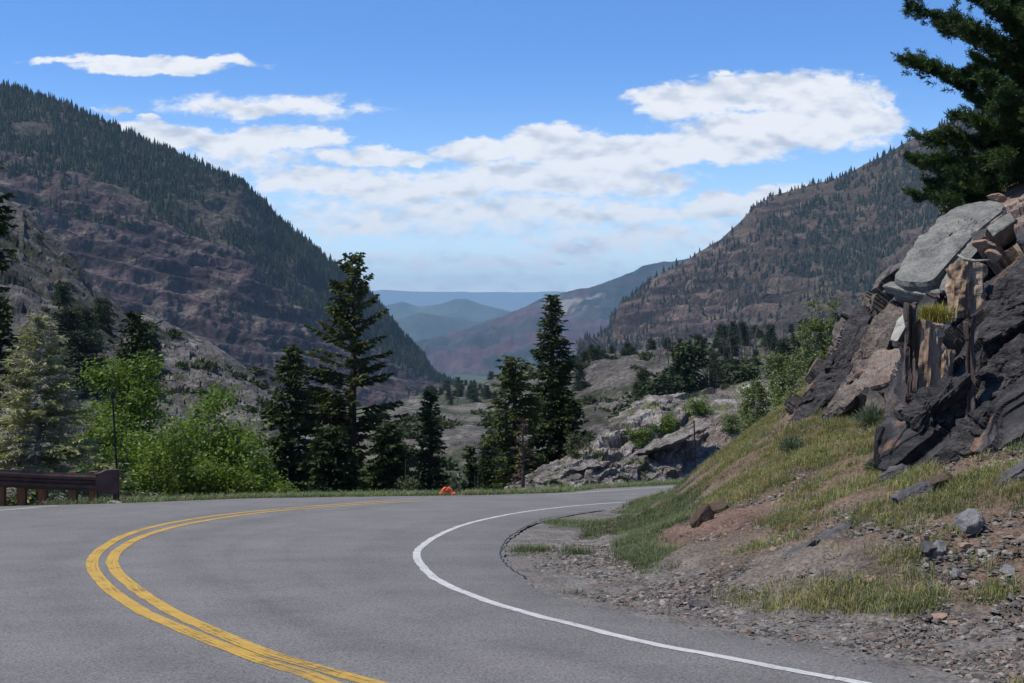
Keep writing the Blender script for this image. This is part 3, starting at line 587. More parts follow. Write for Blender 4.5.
# stones (too many to count)
def stones(n, seed, sampler, smin, smax, cols, label, flat=.6):
    r_ = rs(seed); mb = MB()
    base = []
    for k in range(8):
        th = np.arange(6)*math.pi/3+r_.uniform(-.3, .3, 6)
        ring = lambda z_, s_: np.stack([np.cos(th)*s_*r_.uniform(.7, 1.15, 6), np.sin(th)*s_*r_.uniform(.7, 1.15, 6), np.full(6, z_)+r_.uniform(-.15, .15, 6)], 1)
        V_ = np.concatenate([ring(-.3, .9), ring(.35, .62), [[0, 0, .55]]]); F_ = [[i, (i+1) % 6, 6+(i+1) % 6] for i in range(6)]+[[i, 6+(i+1) % 6, 6+i] for i in range(6)]+[[6+i, 6+(i+1) % 6, 12] for i in range(6)]
        base.append((V_, np.array(F_)))
    pos, sc_ = sampler(r_, n); n = len(pos)
    for k, (V_, F_) in enumerate(base):
        idx = np.arange(k, n, 8); m = len(idx)
        s = smin*(smax/smin)**(r_.rand(m)**2.6)*sc_[idx]; an = r_.rand(m)*6.28; fl = r_.uniform(.4, 1.1, m)*flat; el = r_.uniform(.7, 1.5, m); ti = r_.uniform(-.5, .5, m)
        x = V_[None, :, 0]*el[:, None]; y = V_[None, :, 1]+0*x; z_ = V_[None, :, 2]*fl[:, None]
        x, z_ = x*np.cos(ti)[:, None]-z_*np.sin(ti)[:, None], x*np.sin(ti)[:, None]+z_*np.cos(ti)[:, None]
        x, y = x*np.cos(an)[:, None]-y*np.sin(an)[:, None], x*np.sin(an)[:, None]+y*np.cos(an)[:, None]
        Q = np.stack([x, y, z_], -1)*s[:, None, None]+pos[idx][:, None]
        cc = np.array(cols)[r_.randint(0, len(cols), m)]*r_.uniform(.6, 1.35, m)[:, None]
        mb.add(Q.reshape(-1, 3), (F_[None]+(np.arange(m)*13)[:, None, None]).reshape(-1, 3), np.repeat(cc, 13, 0))
    tag(mb.build('stones', m_stone), label, 'stones', kind='stuff')
def bank_pts(r_, n, dens):
    x = r_.uniform(-1.5, 10.5, n*5); y = 9.5+(r_.rand(n*5)**1.25)*27; keep = r_.rand(len(x)) < dens(x, y); x, y = x[keep][:n], y[keep][:n]
    return x, y
def s_gravel(r_, n):
    def dens(x, y):
        p = np.stack([x, y], 1); a = in_pave(p); e = dist_poly(p, EDs[::4]); nn = fbm(np.concatenate([p, p[:, :1]*0], 1), (1.4, 1.4, 1), 3, .6, 8)
        return np.where(a > .12, 0, np.where(a > 0, .12, .25+.75*smooth(.1, 1.2, e)))*(1-.8*smooth(2.6, 4.6, e+nn*1.8))+.0
    x, y = bank_pts(r_, n, dens); z_ = bank_z(x, y); z_ = np.where(in_pave(np.stack([x, y], 1)) > 0, planez(y), z_)
    return np.stack([x, y, z_+.005], 1), np.ones(len(x))*np.clip(.55+dist_poly(np.stack([x, y], 1), EDs[::4])*.25, .4, .88)
stones(70000, 11, s_gravel, .007, .08, [(.11, .097, .086), (.14, .127, .113), (.065, .06, .056), (.13, .098, .08), (.19, .175, .155)], 'grey gravel and broken stones along the foot of the bank')

def s_peb(r_, n):
    x = r_.uniform(-.5, 9, n*3); y = 9.5+(r_.rand(n*3)**1.4)*24; p = np.stack([x, y], 1); k = (in_pave(p) <= 0) & (dist_poly(p, EDs[::4]) > .3) & (fbm(np.concatenate([p, p[:, :1]*0], 1), (.7, .7, 1), 3, .6, 71) > -.15)
    x, y = x[k][:n], y[k][:n]; return np.stack([x, y, bank_z(x, y)+.01], 1), np.ones(len(x))
stones(32000, 12, s_peb, .010, .05, [(.12, .10, .085), (.15, .135, .12), (.07, .065, .062), (.17, .115, .085), (.2, .18, .155)], 'small broken chips and clods over the soil of the bank')

# grass
def blades(pos, L, lean, wid, col, r_):
    n = len(pos); a = r_.rand(n)*6.28; d = np.stack([np.cos(a), np.sin(a), np.zeros(n)], 1); s = np.stack([-np.sin(a), np.cos(a), np.zeros(n)], 1)
    mid = pos+d*(L*lean*.35)[:, None]; mid[:, 2] += L*.6; tip = pos+d*(L*lean)[:, None]; tip[:, 2] += L*(1-.35*lean)
    b = wid[:, None]*s
    V_ = np.stack([pos-b, pos+b, mid+b*.8, mid-b*.8, tip], 1).reshape(-1, 3); k = (np.arange(n)*5)[:, None]
    return V_, (k+np.array([[0, 1, 2, 3]])), (k+np.array([[3, 2, 4]])), np.repeat(col, 5, 0)
def grass_obj(name, pos, L, lean, wid, col, seed, label, kind='stuff', parent=None, m=None):
    V_, F4, F3, C_ = blades(pos, L, lean, wid, col, rs(seed)); o = mesh(name, V_, [F4, F3], m or m_grass, parent, col=C_)
    if label: tag(o, label, 'grass', kind=kind)
    return o
r_ = rs(21)
def tufts(x, y, zf, per, spread, Lr, cols, r_, wid=.006):
    n = len(x); k = np.repeat(np.arange(n), per); sp = spread*r_.uniform(.5, 1.4, n); hh = r_.uniform(*Lr, n)
    px_ = x[k]+r_.normal(size=len(k))*sp[k]; py_ = y[k]+r_.normal(size=len(k))*sp[k]
    pos = np.stack([px_, py_, zf(px_, py_)-.01], 1); L = hh[k]*r_.uniform(.5, 1.2, len(k)); lean = r_.uniform(.15, .9, len(k))
    ci = r_.randint(0, len(cols), n); col = np.array(cols)[ci][k]*r_.uniform(.65, 1.35, len(k))[:, None]
    return pos, L, lean, np.full(len(k), wid)*r_.uniform(.7, 1.4, len(k)), col
def gd(x, y):
    p = np.stack([x, y], 1); a = in_pave(p); e = dist_poly(p, EDs[::4]); q = np.concatenate([p, p[:, :1]*0], 1)
    nn = fbm(q, (1.7, 1.7, 1), 4, .6, 15); z_ = bank_z(x, y); h = z_-planez(y)
    px = x/y*FOC+512; py = HOR-z_/y*FOC
    n2 = fbm(q, (.5, .5, 1), 3, .6, 25)
    g = smooth(.35, 1.0, h+nn*.7)*smooth(-.5, .2, nn+.1)*smooth(-.3, .25, n2)
    g = np.maximum(g, smooth(.9, .5, np.sqrt(((px-655)/48)**2+((py-535)/50)**2))*1.)          # green tongue at the nose of the bank
    g = np.maximum(g, .55*smooth(.9, .5, np.sqrt(((px-860)/130)**2+((py-600)/26)**2)+nn*.4))
    g = np.maximum(g, .5*smooth(1., .4, np.sqrt(((px-580)/40)**2+((py-528)/14)**2)))
    g *= 1-.96*smooth(1.15, .8, np.sqrt(((x-3.05)/.95)**2+((y-20.4)/2.3)**2))
    g *= 1-.85*smooth(1.1, .7, np.sqrt(((px-980)/75)**2+((py-545)/45)**2)+nn*.3)
    g *= 1-.7*smooth(1.1, .7, np.sqrt(((px-800)/90)**2+((py-555)/30)**2)+nn*.3)
    return g*(a <= 0)*(e > .15)*(z_ < .3)
x = r_.uniform(0, 10.5, 90000); y = r_.uniform(9.5, 38, 90000); g = gd(x, y); k = r_.rand(len(x)) < g*.7; x, y = x[k], y[k]
px = x/y*FOC+512; z_ = bank_z(x, y); py = HOR-z_/y*FOC
green = (px < 700) & (py > 470)
STR = [(.29, .255, .12), (.25, .235, .09), (.17, .19, .065), (.33, .285, .16), (.12, .15, .06), (.23, .18, .10), (.16, .19, .10)]; GRN = [(.115, .145, .075), (.15, .185, .105), (.11, .13, .055), (.19, .19, .11)]
for sel, cs, lb in ((~green, STR, 'straw-yellow and olive grass over the roadside bank'), (green, GRN, 'fresh green grass at the nose of the bank')):
    pos, L, le, wd, cl = tufts(x[sel], y[sel], bank_z, 40, .10, (.04, .19), cs, r_, .0036); grass_obj('grass', pos, L, le, wd, cl, 5, lb)
print('bank tufts', len(x))
# verge beyond the road
vx = np.concatenate([r_.uniform(-13, -2.0, 1500), r_.uniform(-1.5, 7.5, 1500)]); vy = np.interp(vx, OUT[:, 0], OUT[:, 1])+r_.uniform(.15, 2.6, len(vx))
pos, L, le, wd, cl = tufts(vx, vy, ground_z, 26, .14, (.12, .34), [(.10, .16, .07), (.14, .2, .09), (.18, .2, .1), (.24, .22, .14)], r_, .009)
grass_obj('grass', pos, L, le, wd, cl, 6, 'strip of green grass along the far edge of the road')

# ------------------------------------------------------------------ rocks
def sphere_dirs(n=18):
    q = np.linspace(-1, 1, n); a, b = np.meshgrid(q, q); fs = []; v = []
    for ax in range(3):
        for s in (-1, 1):
            p = np.zeros((n*n, 3)); p[:, ax] = s; p[:, (ax+1) % 3] = a.ravel()*s; p[:, (ax+2) % 3] = b.ravel(); fs.append(grid_faces(n, n)+len(v)*n*n); v.append(p)
    v = np.concatenate(v); return v/np.linalg.norm(v, axis=1)[:, None], np.concatenate(fs)
SD, SF = sphere_dirs()
def rockshape(size, seed, npl=14, rough=.05, power=None):
    r_ = rs(seed); n = r_.normal(size=(npl, 3)); n /= np.linalg.norm(n, axis=1)[:, None]; d = r_.uniform(.62, 1., npl)
    dot = SD@n.T; rr = np.where(dot > .05, d[None]/np.maximum(dot, .05), 9).min(1); rr = np.minimum(rr, 1.25)
    v = SD*rr[:, None]; v = v*(1+rough*fbm(v, (.35,)*3, 4, .6, seed)[:, None])
    return v*np.array(size)/2
def rotm(rx, ry, rz): return np.array((Matrix.Rotation(rz, 3, 'Z')@Matrix.Rotation(ry, 3, 'Y')@Matrix.Rotation(rx, 3, 'X')))
def rock(name, label, cat, loc, size, rot, seed, m, group=None, npl=14, rough=.05, col=None):
    v = rockshape(size, seed, npl, rough)@rotm(*rot).T
    o = mesh(name, v, SF, m, loc=tuple(loc)); tag(o, label, cat, group)
    return o
def strata(p, dip):
    """coordinates with the layers turned so that z runs across them"""
    Rm = rotm(*dip); return p@Rm
def carve(v, n, dip, sc, amp, seed, mask, o3=.12):
    q = strata(v, dip); q = q+(np.stack([fbm(q, (1.7,)*3, 3, .5, seed+k) for k in range(3)], 1))*.16; d = blocks(q, sc, seed, .55)*amp+blocks(q, np.array(sc)*.42, seed+1, .6)*amp*.35
    if o3: d = d+blocks(q, np.array(sc)*.17, seed+2, .6)*amp*o3
    return v+n*(d*mask)[:, None], q
# outcrop beyond the road
rows = [[(470, 520, 47), (560, 515, 47.5), (650, 508, 50), (720, 500, 53), (860, 490, 56)],
        [(508, 497, 48.5), (560, 494, 49.8), (600, 492.5, 50.5), (650, 489, 53.5), (700, 483, 56), (860, 470, 58)],
        [(512, 494, 50.5), (545, 484, 51), (600, 476, 53), (650, 468, 55.5), (700, 460, 58), (860, 435, 60)],
        [(516, 491, 53), (545, 476, 53), (590, 458, 56), (620, 440, 58.5), (680, 424, 61), (740, 412, 62), (860, 400, 63)],
        [(520, 489, 56), (540, 473, 57), (560, 463, 58), (577, 449, 60), (600, 440, 62), (611, 424, 64), (630, 412, 65), (652, 397, 66), (668, 397, 66), (690, 396, 67), (715, 390, 68), (735, 384, 70), (760, 380, 70), (800, 378, 71), (860, 372, 72)]]
nc, nr = 560, 420
v, f, u, w = loft(rows, nc, nr, back=[(4, -1.2), (8, -7)])
n = gnormals(v, nr, nc); n *= np.sign(-n[:, 1:2]+1e-6); cr_ = 4/6; ca = .35+.65*np.clip(np.abs(w-cr_)/.08, 0, 1); gg = v.reshape(nr, nc, 3); st_ = np.maximum(np.linalg.norm(np.gradient(gg, axis=0), axis=2), np.linalg.norm(np.gradient(gg, axis=1), axis=2)).ravel(); ca = ca*np.clip(.075/st_, .3, 1)
lower = smooth(640, 720, v[:, 0]/v[:, 1]*FOC+512)
v, q = carve(v, n, (0, R(-24), 0), (5.5, 3.0, .8), .42, 41, ca*(1-.6*lower))
v += n*(fbm(v, (1.1,)*3, 5, .6, 42)*.16)[:, None]
t = smooth(-.4, .4, fbm(q, (1.6, 1.6, .35), 4, .6, 43)); c = mix((.105, .095, .085), (.21, .19, .17), t)
c = mix(c, (.26, .245, .225), smooth(.25, .55, fbm(v, (.8,)*3, 4, .6, 44))); c = mix(c, (.155, .12, .105), lower*.8*smooth(-.2, .3, fbm(v, (2, 2, 2), 4, .6, 46)))
c = mix(c, (.09, .10, .045), smooth(.32, .55, fbm(v, (2.2,)*3, 4, .6, 45)))
tag(mesh('rock_outcrop', v, f, m_outcrop, col=c), 'pale grey layered rock outcrop rising beside the far side of the bend', 'rock outcrop')
OUTC = BVHTree.FromPolygons([tuple(a) for a in v], [tuple(a) for a in f.tolist()])
def ledge(name, label, a, b, thick, depth, seed, m, group=None, sag=.3):
    a, b = np.array(a), np.array(b); L = np.linalg.norm(b-a); dx = (b-a)/L; ang = math.atan2(dx[2], math.hypot(dx[0], dx[1])); az = math.atan2(dx[1], dx[0])
    v = rockshape((L, depth, thick), seed, 22, .10); v = v+np.array([.25, .4, 1.])*(fbm(v, (.5, .5, .3), 4, .6, seed)*.3*thick)[:, None]; v = v*np.array([1, 1, 1]); Rm = rotm(R(-14), -ang, az)
    o = mesh(name, v@Rm.T, SF, m, loc=tuple((a+b)/2)); tag(o, label, 'rock', group)
LG = mat('ledge_rock', [(.10, .09, .08), (.17, .155, .14), (.24, .225, .2)], 1.5, .9, 1., 7, fine=(9, .5, 1.4), bdist=.1)
ledge('rock_ledge', 'long slanting rock ledge overhanging a dark hollow on the outcrop', P(622, 461, 55.6), P(708, 424, 59.0), .4, 2.4, 51, LG)
ledge('rock_ledge', 'short rock ledge above the dark hollow low on the outcrop', P(553, 479, 51.2), P(612, 463, 53.4), .42, 1.9, 52, LG)

# cliff on the right
rows = [[(776, 470, 27), (830, 460, 25.5), (880, 455, 23.5), (906, 492, 19.6), (950, 492, 18.6), (1024, 470, 17.4), (1160, 450, 16.5)],
        [(790, 432, 27.6), (838, 408, 26.2), (886, 392, 24.4), (903, 448, 20.2), (950, 455, 19.2), (1024, 425, 18.1), (1160, 390, 17.2)],
        [(816, 400, 28.2), (854, 368, 26.6), (893, 352, 25.2), (908, 405, 20.7), (955, 400, 19.9), (1024, 366, 19.), (1160, 330, 18.2)],
        [(846, 360, 28.5), (868, 335, 27.2), (898, 325, 26.), (925, 362, 22.2), (965, 345, 21.2), (1024, 310, 20.3), (1160, 270, 19.4)],
        [(862, 320, 28.8), (880, 300, 27.8), (902, 297, 26.8), (945, 315, 24.3), (975, 296, 23.2), (1024, 262, 22.4), (1160, 230, 21.4)],
        [(872, 296, 29.5), (886, 280, 28.6), (905, 276, 27.8), (952, 276, 26.4), (985, 256, 25.4), (1024, 232, 25), (1160, 200, 24)],
        [(888, 276, 30.5), (900, 268, 30.), (925, 256, 29.5), (962, 242, 28.7), (995, 230, 28), (1024, 221, 27.5), (1160, 195, 26)],
        [(900, 264, 32), (918, 250, 32), (948, 230, 32), (980, 216, 31), (1002, 210, 30.5), (1030, 202, 30), (1160, 180, 28)]]
nc, nr = 620, 520
v, f, u, w = loft(rows, nc, nr, back=[(2.5, -.6), (4, -4)])
n = gnormals(v, nr, nc); n *= np.sign(-n[:, 1:2]+1e-6)
ca = .35+.65*np.clip(np.abs(w-7/9)/.06, 0, 1)
px = v[:, 0]/v[:, 1]*FOC+512; py = HOR-v[:, 2]/v[:, 1]*FOC
gg = v.reshape(nr, nc, 3); st_ = np.maximum(np.linalg.norm(np.gradient(gg, axis=0), axis=2), np.linalg.norm(np.gradient(gg, axis=1), axis=2)).ravel(); ca = ca*np.clip((.03/st_)**1.2, .15, 1)
v, q = carve(v, n, (R(12), R(-40), R(8)), (3.4, 2.2, .85), .46, 61, ca, 0)
v, _ = carve(v, n, (R(-20), R(35), R(0)), (1.6, 1.4, 2.2), .10, 65, ca, 0)
v += n*(fbm(q, (.6, .6, .2), 4, .5, 62)*.06)[:, None]
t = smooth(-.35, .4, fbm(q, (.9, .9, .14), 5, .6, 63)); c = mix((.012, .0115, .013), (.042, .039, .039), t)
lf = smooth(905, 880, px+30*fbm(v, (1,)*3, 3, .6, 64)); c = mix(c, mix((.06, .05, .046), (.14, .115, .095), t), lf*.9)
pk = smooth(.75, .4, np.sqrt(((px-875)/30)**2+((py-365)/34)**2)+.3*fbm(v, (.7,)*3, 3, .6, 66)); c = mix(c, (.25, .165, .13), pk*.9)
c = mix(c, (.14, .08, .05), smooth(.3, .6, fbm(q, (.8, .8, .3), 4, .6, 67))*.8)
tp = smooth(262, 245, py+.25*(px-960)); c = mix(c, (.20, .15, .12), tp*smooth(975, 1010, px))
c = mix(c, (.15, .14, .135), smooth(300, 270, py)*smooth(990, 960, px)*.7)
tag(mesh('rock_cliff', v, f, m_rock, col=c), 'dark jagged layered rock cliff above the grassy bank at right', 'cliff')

def prism(outline, thick, nrm, seed, mt, name, label, cat, rough=.03, nsub=26, group=None, bulge=.0, parent=None):
    """a slab from a 3-D outline (front face), given real thickness along nrm, subdivided and roughened"""
    o = np.array(outline, float); ctr = o.mean(0); nrm = np.array(nrm, float); nrm /= np.linalg.norm(nrm)
    s = np.concatenate([[0], np.cumsum(np.linalg.norm(np.roll(o, -1, 0)-o, axis=1))]); oc = np.vstack([o, o[:1]]); m = 110
    t = np.linspace(0, s[-1], m, endpoint=False); rim = np.stack([np.interp(t, s, oc[:, k]) for k in range(3)], 1)
    kf = 5; rim = sum(np.roll(rim, i, 0) for i in range(-(kf//2), kf//2+1))/kf
    rings = []
    for a in np.linspace(.04, .97, nsub): rings.append(ctr+(rim-ctr)*a+nrm*bulge*(1-a**2))
    rings.append(rim-nrm*thick*.10); 
    for a in np.linspace(.25, 1, 7): rings.append(ctr+(rim-ctr)*(1.0-.04*math.sin(a*6+seed))-nrm*thick*a)
    rings.append(ctr+(rim-ctr)*.05-nrm*thick)
    g = np.stack(rings); k = len(g); v = g.reshape(-1, 3)
    nn = v-(ctr-nrm*thick/2); nn = nn/(np.linalg.norm(nn, axis=1)[:, None]+1e-9)
    v = v+nn*(fbm(v, (.35,)*3, 4, .55, seed)*rough+blocks(v, (.5, .5, .5), seed)*rough*.4)[:, None]
    i = np.arange(k-1)[:, None]*m; j = np.arange(m)[None]; jj = (j+1) % m
    F_ = np.stack([i+j, i+jj, i+m+jj, i+m+j], -1).reshape(-1, 4)
    loc = ctr; ob = mesh(name, v-loc, F_, mt, parent, loc=tuple(loc), smooth_=False)
    if parent is None: tag(ob, label, cat, group)
    return ob
prism([P(891, 281, 25.7), P(912, 283, 25.3), P(931, 284, 25.0), P(944, 268, 25.3), P(960, 250, 25.9), P(980, 229, 26.7), P(1004, 210, 27.6), P(1006, 203, 28.3), P(988, 200, 29), P(967, 203, 29), P(945, 213, 28.6), P(922, 233, 27.6), P(906, 254, 26.7)], .9, (-.35, -.6, .72), 71, m_slab, 'rock_slab', 'big smooth pale grey slab lying on top of the cliff', 'rock slab', .06, bulge=.10)
prism([P(938, 286, 24.7), P(952, 283, 24.5), P(966, 264, 24.9), P(984, 243, 25.5), P(1008, 226, 26.4), P(1032, 212, 27.0), P(1030, 204, 27.6), P(1010, 210, 27.4), P(984, 230, 26.5), P(964, 248, 25.8)], .45, (-.3, -.6, .72), 72, m_slab, 'rock_slab', 'narrow grey slab just right of the big smooth slab', 'rock slab', .04, bulge=.08)
prism([P(882, 285, 25.9), P(905, 291, 25.5), P(930, 296, 25.1), P(945, 292, 24.9), P(932, 286, 25.3), P(905, 283, 25.8), P(890, 281, 26)], .16, (-.2, -.5, .8), 73, m_slab, 'rock_slab', 'thin grey slab under the lower end of the big slab', 'rock slab', .02)
def pillar(x0, x1, y0, y1, d, th, label, seed, lean=0, m=m_pillar):
    a = P((x0+x1)/2, y1+10, d); b = P((x0+x1)/2+lean, y0, d+.1); wd = (x1-x0)/FOC*d; n_ = 40; q = 26
    ang = np.arange(q)*2*math.pi/q; sq = 1/np.maximum(np.abs(np.cos(ang)), np.abs(np.sin(ang)))**.8
    zt = np.linspace(0, 1, n_); r_ = rs(seed); groove = 1+.10*np.sin(ang*5+seed)*r_.uniform(.5, 1, q)
    rings = np.stack([(a+(b-a)*t)[None]+np.stack([np.cos(ang)*sq*wd/2*groove*(1.08-.1*t), np.sin(ang)*sq*th/2*groove, np.sin(ang*2+seed)*.05*(t > .9)], 1) for t in zt])
    v = rings.reshape(-1, 3); v = np.vstack([v, b[None]+[0, 0, .02]]); loc = a.copy(); c0 = a+(b-a)*.5
    nn = v-np.array([c0[0], c0[1], 0]); nn[:, 2] = 0; nn /= np.linalg.norm(nn, axis=1)[:, None]+1e-9
    v[:-1] += nn[:-1]*(fbm(v[:-1], (.12, .12, 1.6), 4, .6, seed)*.10+blocks(v[:-1], (.35, .35, .9), seed)*.035)[:, None]
    i = np.arange(n_-1)[:, None]*q; j = np.arange(q)[None]; jj = (j+1) % q
    F4 = np.stack([i+j, i+jj, i+q+jj, i+q+j], -1).reshape(-1, 4); e = (n_-1)*q; F3 = np.array([[e+k_, e+(k_+1) % q, n_*q] for k_ in range(q)])
    tag(mesh('rock_pillar', v-loc, [F4, F3], m, loc=tuple(loc)), label, 'rock')
m_pd = mat('dark_brown_rock', [(.06, .045, .04), (.12, .09, .075)], 6, .9, .9, 18, stretch=(1, 1, .15), fine=(30, .6, 1.3), bdist=.03)
pillar(949, 978, 263, 308, 22.6, .5, 'upper brown fluted rock pillar under the pale boulder', 81, 5)
pillar(914, 937, 322, 388, 20.4, .5, 'wide brown fluted rock pillar below the yellow grass tuft', 82, 3)
pillar(905, 913, 305, 392, 20.3, .28, 'narrow dark brown pillar at the left of the wide brown one', 83, 2, m_pd)
pillar(966, 973, 322, 440, 18.7, .2, 'thin dark vertical rock rib in front of the black cliff face', 84, -1, m_pd)
pillar(937, 950, 352, 392, 20.2, .3, 'short brown rock stub right of the wide pillar', 85, 0)
prism([P(890, 340, 24.6), P(897, 342, 24.4), P(905, 328, 24.4), P(911, 312, 24.6), P(906, 311, 24.9), P(897, 320, 24.9)], .3, (-.4, -.8, .4), 74, m_pale, 'rock', 'small white angular rock wedged left of the narrow pillar', 'rock', .02)
prism([P(838, 400, 25.4), P(870, 388, 24.4), P(902, 378, 23.6), P(905, 345, 24.4), P(880, 350, 25), P(858, 366, 25.6)], .5, (-.35, -.6, .7), 75, mat('pink_rock', [(.11, .083, .068), (.185, .14, .11), (.14, .128, .118)], 2.2, .9, .8, 9, fine=(20, .6, 1.4), bdist=.04), 'rock_slab', 'pinkish brown rock face sloping left of the pillars', 'rock slab', .06, bulge=.1)
prism([P(905, 399, 20.0), P(912, 398, 19.8), P(960, 372, 18.9), P(966, 380, 18.7), P(940, 402, 18.9), P(915, 420, 19.3)], .6, (-.2, -.5, .85), 76, mat('schist_face', [(.02, .019, .02), (.055, .051, .049)], 3, .8, .9, 9, stretch=(1, 1, 4), fine=(18, .6, 1.4), bdist=.05), 'rock_slab', 'dark grey slanting slab at the lower left of the black cliff', 'rock slab', .2)
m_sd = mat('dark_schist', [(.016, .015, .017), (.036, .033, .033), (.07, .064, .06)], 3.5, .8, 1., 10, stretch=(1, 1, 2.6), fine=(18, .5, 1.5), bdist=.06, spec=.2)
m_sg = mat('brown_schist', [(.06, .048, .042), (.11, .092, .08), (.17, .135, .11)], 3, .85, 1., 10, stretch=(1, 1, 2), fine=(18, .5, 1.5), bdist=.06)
def slab(pts, lb, seed, m_, th=.5, ro=.13, nn_=(-.45, -.7, .55)): prism([P(*q) for q in pts], th, nn_, seed, m_, 'rock_slab', lb, 'rock slab', ro, bulge=.05)
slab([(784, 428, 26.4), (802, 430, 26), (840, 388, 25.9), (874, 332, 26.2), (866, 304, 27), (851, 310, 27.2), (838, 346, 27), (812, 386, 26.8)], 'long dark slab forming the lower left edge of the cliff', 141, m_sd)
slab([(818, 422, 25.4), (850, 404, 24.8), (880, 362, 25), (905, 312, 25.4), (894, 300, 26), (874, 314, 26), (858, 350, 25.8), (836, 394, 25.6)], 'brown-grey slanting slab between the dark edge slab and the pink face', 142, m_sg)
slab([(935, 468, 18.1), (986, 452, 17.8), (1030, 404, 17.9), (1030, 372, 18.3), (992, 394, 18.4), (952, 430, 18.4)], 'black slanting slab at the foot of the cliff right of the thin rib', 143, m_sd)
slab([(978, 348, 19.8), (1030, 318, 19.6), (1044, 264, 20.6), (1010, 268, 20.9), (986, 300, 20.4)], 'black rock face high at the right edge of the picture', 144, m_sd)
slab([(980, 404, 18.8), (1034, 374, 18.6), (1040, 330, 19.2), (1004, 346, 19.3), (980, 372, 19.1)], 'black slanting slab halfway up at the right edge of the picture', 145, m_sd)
rock('boulder', 'pale reddish boulder perched above the upper pillar', 'boulder', P(985, 246, 23.6), (.42, .3, .22), (0, .2, .3), 91, m_tan)
rock('rock', 'small tan rock perched at the top end of the big slab', 'rock', P(997, 198, 29.2), (.4, .3, .22), (0, .1, .3), 92, m_tan)
rock('rock', 'broken red stone beside the pale boulder', 'rock', P(993, 256, 23.2), (.3, .26, .2), (.3, .4, 0), 93, m_tan)
mb = MB(); mb.tube([P(958, 255, 22.2), P(964, 259, 22.1), P(975, 261, 22), P(989, 260, 22)], [.02, .035, .03, .015], 6); tag(mb.build('stick', m_pale), 'bleached stick lying across the top of the upper pillar', 'stick')
def onb(px, d, lift=0.):
    x = (px-512)/FOC*d; return np.array([x, d, bank_z([x], [d])[0]+lift])
def onbank(px, py, lift=0.):
    """where the view ray through a pixel meets the bank"""
    ds = np.linspace(10, 38, 600); x = (px-512)/FOC*ds; z1 = (HOR-py)/FOC*ds; h = bank_z(x, ds); k = np.argmax(z1 < h); d = ds[k]
    return np.array([x[k], d, h[k]+lift])
rock('boulder', 'light grey boulder alone on the gravelly bank at right', 'boulder', onbank(969, 533, .10), (.30, .28, .26), (.2, .1, .4), 94, m_grey)
rock('boulder', 'brown boulder at the left edge of the bare red soil', 'boulder', onbank(702, 528, .14), (.3, .34, .42), (.1, .2, .1), 95, m_brn)
rock('rock', 'flat brown stone resting above the brown boulder', 'rock', onbank(716, 513, .08), (.5, .4, .16), (.1, -.1, .2), 96, m_brn)
rock('rock', 'half-buried dark rock in the grass below the cliff', 'rock', onbank(912, 502, .05), (.5, .4, .34), (.1, -.5, .2), 97, m_dark)
rock('rock', 'second half-buried rock, up and right of the dark one in the grass', 'rock', onbank(932, 491, .05), (.5, .4, .26), (.1, -.4, .2), 98, m_brn)
rock('rock', 'small dark grey rock beside the pale stones on the bank', 'rock', onbank(931, 555, .05), (.24, .22, .2), (.3, .2, .2), 99, m_dark)
rock('rock', 'small light grey rock just right of the small dark grey one', 'rock', onbank(938, 556, .04), (.2, .2, .24), (.3, .1, .6), 100, m_grey)
rock('rock', 'dark flat stone on the dark rock sloping out of the grass', 'rock', onbank(700, 606, .02), (.24, .2, .08), (0, .1, .5), 101, m_dark)
a = onbank(876, 488, .06); b = onbank(912, 470, .12); ledge('rock_slab', 'long dark slab lying downhill from the corner of the cliff', a, b, .2, .35, 102, m_dark)
def strip_rock(p0, p1, th, dp, seed, label, m):
    a = onbank(*p0, 0.02); b = onbank(*p1, 0.02); ledge('rock_ledge', label, a, b, th, dp, seed, m)
strip_rock((776, 568), (815, 546), .2, .4, 103, 'dark shale ledge low on the bank above the gravel', m_dark)
strip_rock((806, 552), (852, 528), .18, .4, 104, 'dark shale ledge, upper right of the pair on the bank', m_dark)
strip_rock((996, 492), (1030, 470), .2, .4, 105, 'dark rock edge in the soil at the right side of the picture', m_dark)
# countable loose stones near the road: dark, pale and rusty ones
r_ = rs(55); nst = 0
for i in range(70):
    px_, py_ = r_.uniform(690, 1020), r_.uniform(520, 650)
    if py_ > 560+(px_-690)*.29: continue
    p = onbank(px_, py_, .02)
    k = r_.choice([0, 1, 2], p=[.5, .3, .2]); s = r_.uniform(.06, .13)
    rock('stone', ['dark angular stone lying loose on the gravelly bank', 'light grey angular stone lying loose on the gravelly bank', 'rusty tan stone lying loose on the gravelly bank'][k], 'stone', p, (s*1.3, s, s*.65), (r_.uniform(-.4, .4), r_.uniform(-.4, .4), r_.uniform(0, 6)), 200+i % 9, [m_dark, m_grey, m_tan][k], ['dark stones scattered on the bank', 'light grey stones scattered on the bank', 'rusty stones scattered on the bank'][k])

